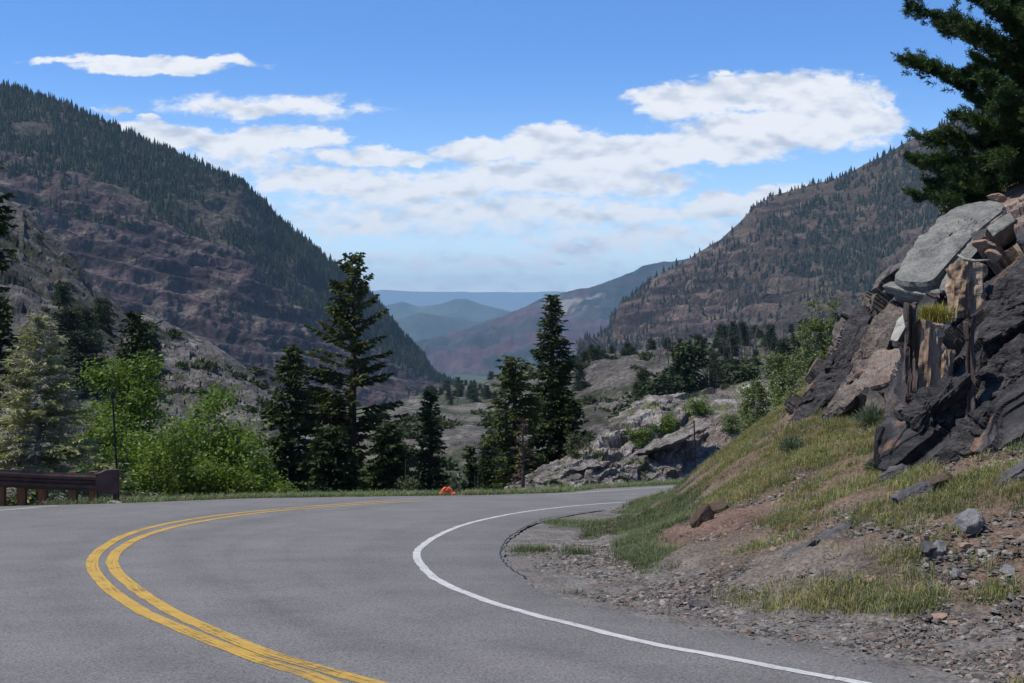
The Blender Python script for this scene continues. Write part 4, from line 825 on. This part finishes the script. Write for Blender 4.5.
# ------------------------------------------------------------------ trees
def kites(base, d, L, Wd, r_, droop=0.):
    n = len(base); d = d/(np.linalg.norm(d, axis=1)[:, None]+1e-9); up = r_.normal(size=(n, 3)); s = np.cross(d, up); s /= np.linalg.norm(s, axis=1)[:, None]+1e-9
    tip = base+d*L[:, None]; tip[:, 2] -= droop*L; mid = base+d*(L*.5)[:, None]
    V_ = np.stack([base, mid+s*Wd[:, None]/2, tip, mid-s*Wd[:, None]/2], 1).reshape(-1, 3)
    return V_, (np.arange(n)*4)[:, None]+np.array([[0, 1, 2, 3]])
def conifer(h, rad, seed, nb=300, step=.14, tw=.34, twd=.09, bare=.08, droop=.25, gap=0., prof=1.0, top_up=.5, irregular=.25, whorl=None, twn=2, holes=-9):
    r_ = rs(seed); tb, td, tl = [], [], []; wood = MB()
    zs = np.linspace(0, 1, 14); bend = np.stack([fbm(np.stack([zs*2+seed, zs*0, zs*0], 1), (1,)*3, 2)*.1*h*.1, fbm(np.stack([zs*2+seed+9, zs*0, zs*0], 1), (1,)*3, 2)*.01*h, zs*h], 1); bend[:, :2] *= zs[:, None]
    wood.tube(bend, .022*h*(1-zs)**.9+.012, 8)
    for i in range(nb):
        t = bare+(1-bare)*(i+r_.rand())/nb
        if whorl: t = (round(t*whorl)+r_.normal()*.10)/whorl
        t = min(max(t, bare), .995)
        if r_.rand() < gap: continue
        az = r_.rand()*6.283
        if holes > -5 and perlin(np.array([[math.cos(az)*1.3+seed, math.sin(az)*1.3, t*6.5]]))[0] < holes: continue
        lump = 1+irregular*math.sin(az*2+seed+t*9)+irregular*.7*math.sin(az*3.1+t*23+seed)
        L = rad*min((1-t)**prof*1.05, 1)*(.55+.45*min(1, (t-bare+.05)*9))*r_.uniform(.65, 1.1)*lump+.12
        el = -.25+t*(top_up+.25)+r_.normal()*.07
        o = np.array([math.cos(az), math.sin(az), 0]); sd = np.array([-math.sin(az), math.cos(az), 0])
        p0 = np.array([np.interp(t, zs, bend[:, 0]), np.interp(t, zs, bend[:, 1]), t*h])
        ns = max(3, int(L/step)); s = np.linspace(.08 if L < .6 else .22, 1, ns)
        pts = p0+o*(s*L)[:, None]; pts[:, 2] += math.tan(el)*s*L-droop*L*s*s+.12*droop*L*s**4
        wood.tube([p0, pts[len(pts)//2], pts[-1]], [.010*h*.12+.008*L, .006*L+.004, .003], 3, cap=False)
        for side in ([-1, 1]*twn)[:2*twn]:
            dd = o[None]*r_.uniform(.3, .9, ns)[:, None]+sd[None]*(side*r_.uniform(.25, 1., ns))[:, None]; dd[:, 2] += r_.uniform(-.45, .25, ns)
            tb.append(pts+r_.normal(size=(ns, 3))*.025); td.append(dd); tl.append(tw*r_.uniform(.6, 1.2, ns)*(.45+.55*np.sin(np.pi*np.clip(s*.85+.1, 0, 1)))*min(1, .35+L/rad*.8+.25))
        tb.append(pts[-1:]); td.append(o[None]+[[0, 0, .1]]); tl.append(np.array([tw*.8]))
    tb, td, tl = np.concatenate(tb), np.concatenate(td), np.concatenate(tl)
    V_, F_ = kites(tb, td, tl, twd*r_.uniform(.7, 1.3, len(tb)), r_, .12)
    return wood, (V_, F_)
def tree_thing(name, label, base, wood, crown, mt=None, mbk=None, group=None, rz=0, cat='tree'):
    t = thing(name, label, cat, tuple(base), rz, group); wood.build('trunk', mbk or m_bark, t); mesh('crown', crown[0], crown[1], mt or m_needle, t); return t
def gbase(px, d): x = (px-512)/FOC*d; return np.array([x, d, float(ground_z(x, d))-.15])
def fg(name, label, px, top, d, radpx, seed, mt=None, mbk=None, **k):
    b = gbase(px, d); h = (HOR-top)/FOC*d-b[2]; w_, c_ = conifer(h, radpx/FOC*d, seed, **k); return tree_thing(name, label, b, w_, c_, mt, mbk)
fg('spruce_tree', 'dense dark spruce left of the tall open conifer', 292, 346, 57, 42, 1, nb=420, prof=.62, droop=.3, tw=.42, twd=.12)
fg('fir_tree', 'tall open conifer with gaps and a knobbly top beside the dense dark spruce', 352, 256, 60, 54, 2, mt=m_needleb, nb=600, prof=.45, droop=.05, holes=-.05, irregular=.42, tw=.40, twd=.13, step=.13, top_up=.5)
fg('spruce_tree', 'low dark spruce in the shade between the tall open conifer and the pointed one', 388, 424, 55, 36, 3, nb=330, prof=.5, tw=.42, twd=.13)
fg('spruce_tree', 'low dark spruce filling the foot of the tall open conifer', 330, 428, 53, 40, 13, nb=330, prof=.5, tw=.42, twd=.13)
fg('spruce_tree', 'pointed dark green spruce above the small orange marker', 430, 392, 60, 30, 4, nb=330, prof=.7, tw=.36, twd=.11)
fg('spruce_tree', 'small slim spruce right of the orange marker', 470, 446, 62, 14, 5, nb=220, prof=.8, tw=.3, twd=.1)
fg('spruce_tree', 'bushy spruce with pale green tips left of the tallest dark fir', 514, 358, 61, 40, 6, mt=m_needleb, nb=480, prof=.55, droop=.2, irregular=.4, holes=-.2, tw=.44, twd=.12)
fg('fir_tree', 'tallest dark layered fir with a narrow pointed top left of the outcrop', 552, 295, 64, 46, 7, nb=760, prof=.78, droop=.3, holes=-.33, irregular=.3, tw=.40, twd=.10)
fg('spruce_tree', 'dark spruce tucked at the right foot of the tallest fir', 574, 398, 63, 24, 8, nb=260, prof=.55, tw=.4, twd=.12)
fg('spruce_tree', 'tiny dark spruce low behind the road edge near the orange marker', 487, 455, 59, 12, 9, nb=160, prof=.8, tw=.28, twd=.1)
fg('spruce_tree', 'dark spruce behind the bright green leafy trees', 133, 312, 62, 40, 10, nb=420, prof=.6, droop=.3, irregular=.3, tw=.42, twd=.13)
fg('spruce_tree', 'big dark spruce cut off by the left edge of the picture', -22, 150, 58, 52, 11, nb=560, prof=.5, droop=.25, irregular=.35, tw=.5, twd=.15)
fg('spruce_tree', 'dark spruce low at the left edge behind the pale spruce', 0, 300, 56, 36, 12, nb=380, prof=.6, tw=.45, twd=.14)
w_, c_ = conifer(5.2, .9, 33, nb=110, gap=.35, tw=.25, twd=.05, irregular=.4); b = gbase(523, 50)
tree_thing('dead_tree', 'brown dying sapling at the left foot of the outcrop', b, w_, c_, mat('brown_needles', [(.07, .04, .03), (.13, .085, .06)], 2, .9), m_dead)
# pale spruce by the guardrail: grey-white bare twigs over olive needles
def pale_spruce(label, px, top, d, radpx, seed):
    b = gbase(px, d); h = (HOR-top)/FOC*d-b[2]; rad = radpx/FOC*d
    w_, c_ = conifer(h, rad, seed, nb=400, prof=.95, droop=.12, tw=.30, twd=.075, irregular=.2, top_up=.45, gap=.1)
    w2_, c2_ = conifer(h*1.005, rad*1.08, seed+1, nb=380, prof=.95, droop=.05, tw=.34, twd=.016, irregular=.2, top_up=.5)
    t = tree_thing('spruce_tree', label, b, w_, c_, m_pines, m_bark2)
    mesh('bare_twigs', c2_[0], c2_[1], mat('bleached_twigs', [(.26, .25, .18), (.4, .38, .3)], 2, .9), t)
pale_spruce('pale grey-green spruce behind the guardrail', 38, 316, 41, 112, 61)

def leafy(h, rad, seed, nl, leaf, mt, label, base, name='leafy_tree', zc=.55, mbk=None, nstem=5, asp=1., cat='tree', flat=.9, nclump=46):
    r_ = rs(seed); w_ = MB(); tips = []
    for s in range(nstem):
        az = r_.rand()*6.28; q = r_.uniform(.0, .75)*rad; hz = h*r_.uniform(.7, 1.)*(1-.25*q/rad)
        p = np.array([[0, 0, 0], [math.cos(az)*q*.25, math.sin(az)*q*.25, hz*.35], [math.cos(az)*q*.65, math.sin(az)*q*.65, hz*.7], [math.cos(az)*q, math.sin(az)*q, hz*.97]])
        w_.tube(spline(p, 4), np.linspace(.03*h/2.5, .008, 13)*.7, 6); sp = spline(p, 8)
        for b_ in range(int(nclump/nstem)):
            t = r_.uniform(.22, 1); k = sp[int(t*(len(sp)-1))]; a2 = az+r_.normal()*1.5 if r_.rand() < .5 else r_.rand()*6.28
            L = rad*r_.uniform(.25, .75)*(1.15-t*.75); e = k+np.array([math.cos(a2)*L, math.sin(a2)*L, L*r_.uniform(.1, .7)])
            w_.tube([k, (k+e)/2+[0, 0, .04*L], e], [.012, .008, .004], 4, cap=False); tips.append((k, e, L))
    n = len(tips); K_ = np.array([a for a, b_, c_ in tips]); E = np.array([b_ for a, b_, c_ in tips]); LL = np.array([c_ for a, b_, c_ in tips])
    i = r_.choice(n, nl, p=(LL/LL.sum())); t = r_.uniform(.25, 1.08, nl)
    pos = K_[i]+(E[i]-K_[i])*t[:, None]+r_.normal(size=(nl, 3))*(.10*rad*r_.uniform(.5, 1.4, nl))[:, None]*np.array([1, 1, flat])
    d = r_.normal(size=(nl, 3)); d[:, 2] = d[:, 2]*.5-.3
    V_, F_ = kites(pos, d, leaf*r_.uniform(.7, 1.4, nl), leaf*.62*r_.uniform(.8, 1.2, nl), r_)
    V_[:, 2] = np.maximum(V_[:, 2], .02)
    t_ = thing(name, label, cat, tuple(base)); w_.build('trunk' if cat == 'tree' else 'stems', mbk or m_bark2, t_); mesh('crown' if cat == 'tree' else 'foliage', V_, F_, mt, t_); return t_
def lf(label, px, top, d, radpx, seed, nl, leaf=.13, mt=None, **k):
    b = gbase(px, d); h = (HOR-top+8)/FOC*d-b[2]; return leafy(h, radpx/FOC*d*1.22, seed, nl, leaf, mt or m_leaf, label, b, **k)
lf('bright green leafy tree right of the pale spruce, behind the black pole', 112, 330, 50, 62, 71, 26000, .16, nclump=110, nstem=9)
lf('broad bright green tree in front of the grey outcrop', 210, 374, 48, 72, 72, 32000, .16, nclump=130, nstem=10)
lf('low light green leafy clump in front of the broad bright green tree', 170, 415, 44, 52, 73, 16000, .12, nclump=60, nstem=7)
lf('lower right clump of light green leaves beside the dark spruce', 250, 430, 45, 40, 74, 12000, .12, nclump=50, nstem=6)
lf('green leafy clump growing just behind the end of the guardrail', 116, 400, 45, 50, 75, 15000, .12, nclump=50, nstem=6)
lf('pale undergrowth shrub behind the guardrail posts', 40, 458, 40, 50, 76, 5000, .09, m_leaf2, nclump=40, name='shrub', cat='shrub')
lf('bright green bush at the left foot of the outcrop', 507, 476, 49, 26, 77, 3500, .10, nclump=30, name='bush', cat='bush')
lf('dull green shrub under the spruces left of the orange marker', 405, 455, 50, 26, 78, 4500, .10, m_leafd, nclump=34, name='shrub', cat='shrub')
lf('dull green shrub between the two slim spruces near the marker', 478, 470, 52, 14, 79, 1800, .09, m_leafd, nclump=20, name='shrub', cat='shrub')
# saplings and shrubs by the cliff
def pb(px, py, d): x = (px-512)/FOC*d; return np.array([x, d, (HOR-py)/FOC*d])
def onout(px, d):
    x = (px-512)/FOC*d; h = OUTC.ray_cast(Vector((x, d, 50)), Vector((0, 0, -1))); return np.array([x, d, h[0].z if h[0] else float(ground_z(x, d))])
def shrubat(label, px, top, bot, d, radpx, seed, nl, leaf, mt, nclump=36, name='shrub', cat='shrub', **k):
    b = pb(px, bot, d); leafy((bot-top+6)/FOC*d, radpx/FOC*d*1.35, seed, int(nl*2), leaf, mt, label, b, name=name, cat=cat, nclump=nclump, **k)
shrubat('tall pale green sapling growing left of the cliff', 824, 292, 432, 33, 24, 81, 2600, .075, m_leaf2, 60, 'sapling', 'tree', nstem=6)
shrubat('thin pale sapling behind the tall one, leaning left of the cliff', 812, 318, 432, 34.5, 20, 82, 1300, .07, m_leaf2, 36, 'sapling', 'tree', nstem=5)
shrubat('bright green bush on the brow of the bank left of the saplings', 783, 346, 425, 35, 30, 83, 2600, .075, m_leaf2, 46, 'bush', 'bush')
shrubat('pale green bush at the foot of the saplings', 800, 388, 440, 31.5, 26, 84, 2400, .07, m_leaf2, 40, 'bush', 'bush')
shrubat('yellow-green bush lowest on the brow of the bank, left of the others', 752, 366, 450, 34, 22, 86, 1800, .07, m_leaf2, 36, 'bush', 'bush')
shrubat('pale green bush low on the brow of the bank', 762, 402, 452, 32, 26, 85, 2000, .065, m_leaf2, 36, 'bush', 'bush')
for i, (px_, d_, lb) in enumerate([(665, 60.5, 'green shrub growing on the ledge near the top of the outcrop'), (640, 58.5, 'green shrub in the hollow above the long slanting ledge'), (575, 55, 'olive shrub growing in a cleft on the left of the outcrop'), (700, 63, 'green shrub on the upper right shoulder of the outcrop'), (735, 60, 'pale shrub on the reddish scree beside the outcrop'), (756, 57, 'pale shrub on the scree just left of the bank')]):
    b = onout(px_, d_); leafy(1.3, .95, 90+i, 1500, .09, [m_leaf, m_leaf, m_leafd, m_leaf, m_leaf2, m_leaf2][i], lb, b-np.array([0, 0, .2]), name='shrub', cat='shrub', nclump=26)
# tiny clumps on the outcrop
# big pine top right
def pine(base, h, rad, seed):
    r_ = rs(seed); w_ = MB(); zs = np.linspace(0, 1, 12); w_.tube(np.stack([zs*.1, zs*0, zs*h], 1), .19*(1-zs)**.8+.02, 10); tips = []
    nbr = 230
    for i in range(nbr):
        t = .04+.95*((i+r_.rand())/nbr)**1.15; az = r_.rand()*6.28; L = rad*(min(1, (1-t)*1.6)**.6)*r_.uniform(.6, 1.12)*min(1, .75+t*2); o = np.array([math.cos(az), math.sin(az), 0]); sdv = np.array([-o[1], o[0], 0])
        s = np.linspace(0, 1, 7); p0 = np.array([0, 0, t*h]); pts = p0+o*(s*L)[:, None]+sdv*(np.sin(s*3+i)*.12*L)[:, None]; pts[:, 2] += (.02+.45*t+.3*math.sin(i*7.))*s*L+.16*L*s**2
        w_.tube(pts, np.linspace(.05, .014, 7), 5, cap=False)
        for k in range(int(13*L)+3):
            q = r_.uniform(.28, 1); b_ = np.array([np.interp(q, s, pts[:, m]) for m in range(3)]); sg = r_.choice([-1, 1]); l2 = r_.uniform(.2, .75)*(1.15-q*.6)*.9
            e = b_+(o*r_.uniform(.2, .9)+sdv*sg*r_.uniform(.3, 1.)+np.array([0, 0, r_.uniform(.05, .7)]))*l2; w_.tube([b_, (b_+e)/2-[0, 0, .03], e], [.014, .01, .006], 3, cap=False)
            dv = (e-b_)/np.linalg.norm(e-b_); tips.append((e, dv)); tips.append((b_+(e-b_)*.6, dv)); 
            for _ in range(2):
                e2 = b_+(e-b_)*r_.uniform(.3, .8)+r_.normal(size=3)*.1; tips.append((e2, dv))
        tips.append((pts[-1], o))
    n = len(tips); T_ = np.array([a for a, b_ in tips]); D_ = np.array([b_ for a, b_ in tips]); k = 46; i = np.repeat(np.arange(n), k)
    al = r_.uniform(-.24, .03, len(i)); pos = T_[i]+D_[i]*al[:, None]; d = D_[i]*.75+r_.normal(size=(len(i), 3))*.55
    V_, F_ = kites(pos, d, r_.uniform(.09, .16, len(i)), np.full(len(i), .02), r_); print('pine tufts', n)
    t_ = thing('pine_tree', 'large dark pine overhanging the top right corner behind the cliff', 'tree', tuple(base)); w_.build('trunk', m_bark, t_); mesh('crown', V_, F_, m_pine, t_)
pine(np.array([14.55, 33.0, 1.6]), 11.0, 4.15, 5)
shrubat('young light green pine under the big pine at the top of the slab', 962, 176, 235, 34, 26, 97, 2600, .07, m_needleb, 30, 'young_tree', 'tree')
# sage and grass tufts on the bank
for i, (px_, py_, s_, lb) in enumerate([(872, 426, .42, 'round blue-green sagebrush under the pinkish rock face'), (880, 474, .30, 'small blue-green sagebrush left of the dark slab'), (792, 452, .3, 'blue-green sagebrush near the brow of the grassy bank')]):
    b = onbank(px_, py_); t_ = thing('sagebrush', lb, 'sagebrush', tuple(b)); r2 = rs(300+i); n = 900; a = r2.normal(size=(n, 3)); a[:, 2] = np.abs(a[:, 2])+.3; a /= np.linalg.norm(a, axis=1)[:, None]
    V_, F_ = kites(a*(s_*r2.uniform(.05, .75, n))[:, None], a+r2.normal(size=(n, 3))*.3, r2.uniform(.4, .75, n)*s_*.6, np.full(n, .014), r2); mesh('foliage', V_, F_, m_sage, t_)
    mb = MB()
    for q in a[:12]: mb.tube([(0, 0, -.05), q*s_*.6], [.012, .004], 4)
    mb.build('stems', m_bark2, t_)
b = P(934, 322, 20.6); t_ = thing('grass_tuft', 'yellow grass tuft on top of the wide brown pillar', 'grass tuft', tuple(b)); n = 420; r2 = rs(9)
grass_obj('blades', r2.normal(size=(n, 3))*[.12, .1, .01], r2.uniform(.2, .42, n), r2.uniform(.3, 1.2, n), np.full(n, .006), np.tile((.30, .27, .07), (n, 1))*r2.uniform(.6, 1.3, (n, 1)), 9, None, parent=t_)

# ---- middle-distance trees: individual copies of a few built ones
def medium(seed, kind):
    if kind == 'snag':
        r_ = rs(seed); w_ = MB(); w_.tube([(0, 0, 0), (.05, 0, .5), (0, .05, 1)], [.016, .011, .004], 5)
        for i in range(26):
            z_ = r_.uniform(.25, .97); a = r_.rand()*6.28; L = .13*(1.1-z_); w_.tube([(0, 0, z_), (math.cos(a)*L, math.sin(a)*L, z_+r_.uniform(-.03, .04))], [.004, .0015], 3, cap=False)
        return w_, None
    return conifer(1., .2 if kind == 'slim' else .27, seed, nb=120, step=.03, tw=.075, twd=.028, prof=.75 if kind == 'slim' else .55, droop=.3, irregular=.3, bare=.06)
protos = {}
def proto(kind, seed, name, label, group, mt, mbk):
    w_, c_ = medium(seed, kind); t = thing(name, label, 'tree', (0, 0, 0), 0, group); w_.build('trunk', mbk, t)
    if c_ is not None: mesh('crown', c_[0], c_[1], mt, t)
    return t
used = {}
def place(key, pr, spots, hr, seed, label, group, wide=1.):
    r_ = rs(seed); cnt = 0
    for (px_, d_) in spots:
        x_ = (px_-512)/FOC*d_; z_ = drop(key, x_, d_)
        if z_ is None: continue
        k = pr[r_.randint(len(pr))]; h_ = r_.uniform(*hr); rz = r_.rand()*6.28; sc = (h_*wide, h_*wide, h_)
        if id(k) not in used:
            used[id(k)] = 1; k.location = (x_, d_, z_-.3); k.rotation_euler = (0, 0, rz); k.scale = sc; k['label'] = label; k['group'] = group
        else: copy_thing(k, (x_, d_, z_-.3), rz, sc, label, group)
        cnt += 1
    return cnt
r_ = rs(77)
def spots(n, x0, x1, d0, d1, ok=lambda a, b: True):
    o = []
    while len(o) < n:
        a, b = r_.uniform(x0, x1), d0*(d1/d0)**r_.rand()
        if ok(a, b): o.append((a, b))
    return o
LBc = 'dark conifer among others on the grey hill beyond the road'; GRc = 'conifers on the grey hill beyond the road'
prA = [proto('slim', 400+i, 'conifer', LBc, GRc, m_needle, m_bark) for i in range(3)]
place('HR', prA, spots(55, 560, 860, 170, 430, lambda a, b: (a > 640 or b > 330) and r_.rand() < .2+.8*(a > 650)), (4, 8), 1, LBc, GRc, .9)
prA2 = [proto('wide', 404+i, 'conifer', 'small dark conifer on the brow of the grey hill', 'conifers along the brow of the grey hill', m_needle, m_bark) for i in range(2)]
place('HR', prA2, spots(60, 560, 860, 400, 478), (2.5, 6), 11, 'small dark conifer on the brow of the grey hill', 'conifers along the brow of the grey hill', 1.1)
prB = [proto('slim', 410+i, 'conifer', 'x', 'x', m_needle, m_bark) for i in range(4)]
for k, (px_, d_, h_, lb) in enumerate([(590, 150, 9, 'dark slim conifer standing just above the left part of the outcrop'), (605, 165, 8, 'greyish conifer beside the slim one above the outcrop'), (623, 140, 8.5, 'dark conifer right behind the shoulder of the outcrop'), (652, 170, 12, 'taller dark conifer behind the top of the outcrop')]):
    place('HR', [prB[k]], [(px_, d_)], (h_, h_), 2, lb, 'conifers right behind the outcrop')
for k, (px_, d_, h_, lb) in enumerate([(583, 128, 11, 'dark conifer rising behind the left end of the outcrop crest'), (638, 150, 13.5, 'dark conifer half hidden behind the high point of the outcrop'), (668, 160, 14, 'dark conifer behind the middle of the outcrop crest'), (690, 175, 15.5, 'taller dark conifer behind the right part of the outcrop crest'), (716, 150, 11, 'low dark conifer behind the right shoulder of the outcrop'), (742, 165, 13, 'dark conifer between the outcrop and the leafy saplings')]):
    copy_thing(prB[k % 4], (0, 0, -400)); c_ = COL.objects[-1]
    x_ = (px_-512)/FOC*d_; z_ = drop('HR', x_, d_)
    q_ = [o for o in COL.objects if o.parent is None and o.type == 'EMPTY' and abs(o.location.z+400) < .1][0]
    q_.location = (x_, d_, z_-.3); q_.scale = (h_, h_, h_); q_.rotation_euler = (0, 0, k*1.7); q_['label'] = lb; q_['group'] = 'conifers right behind the outcrop'
LBs = 'bare grey burnt trunk on the hill beyond the outcrop'; GRs = 'burnt bare trunks on the hill'
prS = [proto('snag', 420+i, 'dead_tree', LBs, GRs, None, m_dead) for i in range(4)]
place('HR', prS, spots(70, 640, 840, 170, 400), (4, 11), 3, LBs, GRs, 1.3)
LBv = 'small conifer on the low wooded hill in the middle of the valley'; GRv = 'conifers on the low hill in the valley'
prV = [proto('wide', 430+i, 'conifer', LBv, GRv, m_needle, m_bark) for i in range(2)]
place('HV', prV, spots(150, 425, 640, 620, 1030), (3.5, 7.5), 4, LBv, GRv, 1.1)
LBl = 'small dark conifer on the steep grey slope at left'; GRl = 'conifers on the steep grey slope'
prL = [proto('wide', 440+i, 'conifer', LBl, GRl, m_needle, m_bark) for i in range(2)]
place('HL', prL, spots(9, 60, 120, 170, 240), (4, 8), 5, LBl, GRl, 1.2)
LBo = 'dark conifer on the upper end of the grey outcrop behind the leafy trees'
prO = [proto('slim', 450+i, 'conifer', LBo, 'conifers at the top of the grey outcrop', m_needle, m_bark) for i in range(2)]
place('HO', prO, spots(9, 118, 150, 150, 225), (4, 8), 6, LBo, 'conifers at the top of the grey outcrop')
def bushproto(seed, label, group, mt):
    r2 = rs(seed); n = 260; a = r2.normal(size=(n, 3)); a[:, 2] = np.abs(a[:, 2]); a /= np.linalg.norm(a, axis=1)[:, None]; a *= np.array([1, 1, .75])*(.55+.3*fbm(a, (.6,)*3, 2, .5, seed))[:, None]*r2.uniform(.75, 1, (n, 1))
    V_, F_ = kites(a, r2.normal(size=(n, 3)), r2.uniform(.18, .34, n), r2.uniform(.1, .2, n), r2); V_[:, 2] = np.maximum(V_[:, 2], 0)
    t = thing('shrub', label, 'shrub', (0, 0, 0), 0, group); mesh('foliage', V_, F_, mt, t)
    mb = MB(); [mb.tube([(0, 0, 0), q*.7], [.03, .01], 4) for q in a[:7]]; mb.build('stems', m_bark, t); return t
LBb = 'rounded dull green shrub on the pale rock bench'; GRb = 'shrubs on the pale rock bench'
prH = [bushproto(460+i, LBb, GRb, m_leafd) for i in range(3)]
place('HB', prH, spots(105, 360, 600, 115, 300), (1.6, 4.2), 7, LBb, GRb)
LBb2 = 'low dark shrub on the grey scree hill'; prH2 = [bushproto(470+i, LBb2, 'shrubs on the grey scree hill', m_leafd) for i in range(2)]
place('HR', prH2, spots(80, 520, 840, 200, 460), (1.8, 4.5), 8, LBb2, 'shrubs on the grey scree hill')
LBb3 = 'low shrub on the grey rocks behind the leafy trees'; prH3 = [bushproto(480+i, LBb3, 'shrubs on the grey rocks at left', m_leafd) for i in range(2)]
place('HO', prH3, spots(38, 130, 300, 150, 235), (1.5, 3.4), 9, LBb3, 'shrubs on the grey rocks at left')
LBb4 = 'low shrub on the steep grey slope at far left'; prH4 = [bushproto(490+i, LBb4, 'shrubs on the steep slope at far left', m_leafd) for i in range(2)]
place('HL', prH4, spots(40, -30, 150, 160, 325), (.8, 2.2), 10, LBb4, 'shrubs on the steep slope at far left')
prF = [proto('slim', 500+i, 'conifer', 'small spruce at the foot of the pale bench', 'spruces at the foot of the pale bench', m_needle, m_bark) for i in range(2)]
place('HB', prF, spots(16, 380, 530, 90, 150), (3, 6), 12, 'small spruce at the foot of the pale bench', 'spruces at the foot of the pale bench')

# ------------------------------------------------------------------ guardrail, poles, marker
gr = thing('guardrail', 'rusty brown steel guardrail on timber posts at the left road edge', 'guardrail', tuple(P(0, 505, 35.2)))
g0 = np.array(gr.location)
ga = np.array([P(-240, 474, 31), P(-60, 476.5, 34.2), P(0, 478.5, 35), P(50, 481, 35.9), P(96, 482.5, 36.4)])-g0
gpl = spline(ga, 8)
def beam(poly, prof):
    t = np.gradient(poly, axis=0); t /= np.linalg.norm(t, axis=1)[:, None]; nrm = np.cross(t, [0, 0, 1]); nrm /= np.linalg.norm(nrm, axis=1)[:, None]
    prof = np.array(prof); v = poly[:, None]+nrm[:, None]*prof[None, :, :1]+np.array([0, 0, 1])*prof[None, :, 1:]
    m = len(prof); i = np.arange(len(poly)-1)[:, None]*m; j = np.arange(m)[None]; jj = (j+1) % m
    return v.reshape(-1, 3), np.stack([i+j, i+jj, i+m+jj, i+m+j], -1).reshape(-1, 4)
prof = [(-.02, .24), (.03, .25), (.045, .2), (.07, .15), (.07, .08), (-.01, .03), (-.01, -.03), (.07, -.08), (.07, -.15), (.045, -.2), (.03, -.23), (-.02, -.22), (-.03, -.2), (.04, -.14), (.04, -.09), (-.04, -.03), (-.04, .03), (.04, .09), (.04, .14), (-.03, .2)]
v, f = beam(gpl, prof); mesh('rail', v, f, m_rust, gr)
for px_, dd in ((-150, 32.9), (-60, 34.5), (-28, 34.9), (1, 35.35), (22, 35.7), (43, 36.05), (73, 36.4), (94, 36.7)):
    k = (px_-512)/FOC*dd; c = np.array([k, dd, planez(dd)+.38])-g0; mb = MB(); mb.box(c, (.22, .2, .95)); mb.box(c+[0, 0, .48], (.205, .185, .02)); mb.build('post', m_post, gr)
mb = MB(); e0 = P(95, 482.5, 36.4)-g0; e1 = P(119, 481, 36.7)-g0
tx = (e1-e0)/np.linalg.norm(e1-e0); L = np.linalg.norm(e1-e0); mid = (e0+e1)/2
sx = np.linspace(0, 1, 12); topz = .26+.08*smooth(.1, .5, sx); botz = -.24-.10*smooth(.1, .5, sx); pts = []
nf = np.array([tx[1], -tx[0], 0])
for off_ in (0.09, -.09):
    for s_, a_, b_ in zip(sx, topz, botz): pts += [e0+tx*L*s_+nf*off_+[0, 0, a_-tx[2]*L*s_], e0+tx*L*s_+nf*off_+[0, 0, b_-tx[2]*L*s_]]
n = 12; F_ = []
for i in range(n-1):
    a_, b_ = 2*i, 2*n+2*i; F_ += [[a_, a_+1, a_+3, a_+2], [b_, b_+2, b_+3, b_+1], [a_, a_+2, b_+2, b_], [a_+1, b_+1, b_+3, a_+3]]
F_ += [[0, 2*n, 2*n+1, 1], [2*n-2, 2*n-1, 4*n-1, 4*n-2]]; mb.add(pts, F_); mb.build('end_terminal', m_rust, gr)
c = (e1+[0, 0, 0]); mb = MB(); mb.box((c[0]-.1, c[1], planez(36.7)-g0[2]+.15), (.1, .1, .5)); mb.build('end_post', m_rust, gr)
def pole(label, px0, py0, px1, py1, d, rad, knob=True):
    b = P(px1, py1, d); t_ = P(px0, py0, d)-b; o = thing('marker_pole', label, 'pole', tuple(b)); mb = MB(); mb.tube([(0, 0, -.3), tuple(t_*.5), tuple(t_)], [rad, rad*.95, rad*.8], 8); mb.build('shaft', m_black, o)
    if knob: mb = MB(); mb.tube([tuple(t_-np.array([0, 0, .02])), tuple(t_+np.array([0, 0, .10])), tuple(t_+np.array([0, 0, .2]))], [rad*1.4, rad*2.2, rad*1.4], 8); mb.build('reflector', m_black, o)
pole('tall thin black marker pole at the end of the guardrail', 112.5, 398, 119, 503, 37.3, .032)
pole('thin black marker pole in front of the outcrop', 694, 420, 696, 474, 52.5, .03, False)
rock('stone', 'white stone at the foot of the black pole by the guardrail end', 'stone', P(114, 503, 36.3), (.35, .25, .14), (0, 0, .2), 110, m_pale)
mk = thing('road_marker', 'small orange-red arched marker on the far edge of the road', 'road marker', tuple(np.array([*((447-512)/FOC*41.2,), 41.2, planez(41.2)])))
th = np.linspace(0, math.pi, 13); mb = MB(); mb.tube(np.stack([np.cos(th)*.17, np.zeros(13), np.sin(th)*.2+.03], 1), .04, 8); mb.build('arch', m_orange, mk)
mb = MB(); mb.box((0, .02, .09), (.2, .12, .16)); mb.tube([(0, .02, .15), (0, .02, .22)], [.09, .03], 8); mb.build('body', m_red, mk)
mb = MB(); mb.box((-.18, 0, .035), (.16, .2, .07)); mb.build('foot', m_orange, mk); mb = MB(); mb.box((.18, 0, .035), (.16, .2, .07)); mb.build('foot', m_orange, mk)

# ------------------------------------------------------------------ haze
hz = bpy.data.materials.new('haze'); hz.use_nodes = True; T = hz.node_tree; T.nodes.clear(); o_ = T.nodes.new('ShaderNodeOutputMaterial'); pvn = T.nodes.new('ShaderNodeVolumePrincipled')
pvn.inputs['Color'].default_value = (.46, .73, 1., 1); pvn.inputs['Density'].default_value = 4.8e-5; pvn.inputs['Anisotropy'].default_value = .0
T.links.new(pvn.outputs[0], o_.inputs['Volume'])
mb = MB(); lo, hi = -1000., 720.; mb.box((0, 16200, (lo+hi)/2), (33800, 33400, hi-lo)); o = mb.build('haze', hz); tag(o, 'thin blue air haze filling the valley', 'haze', kind='stuff')
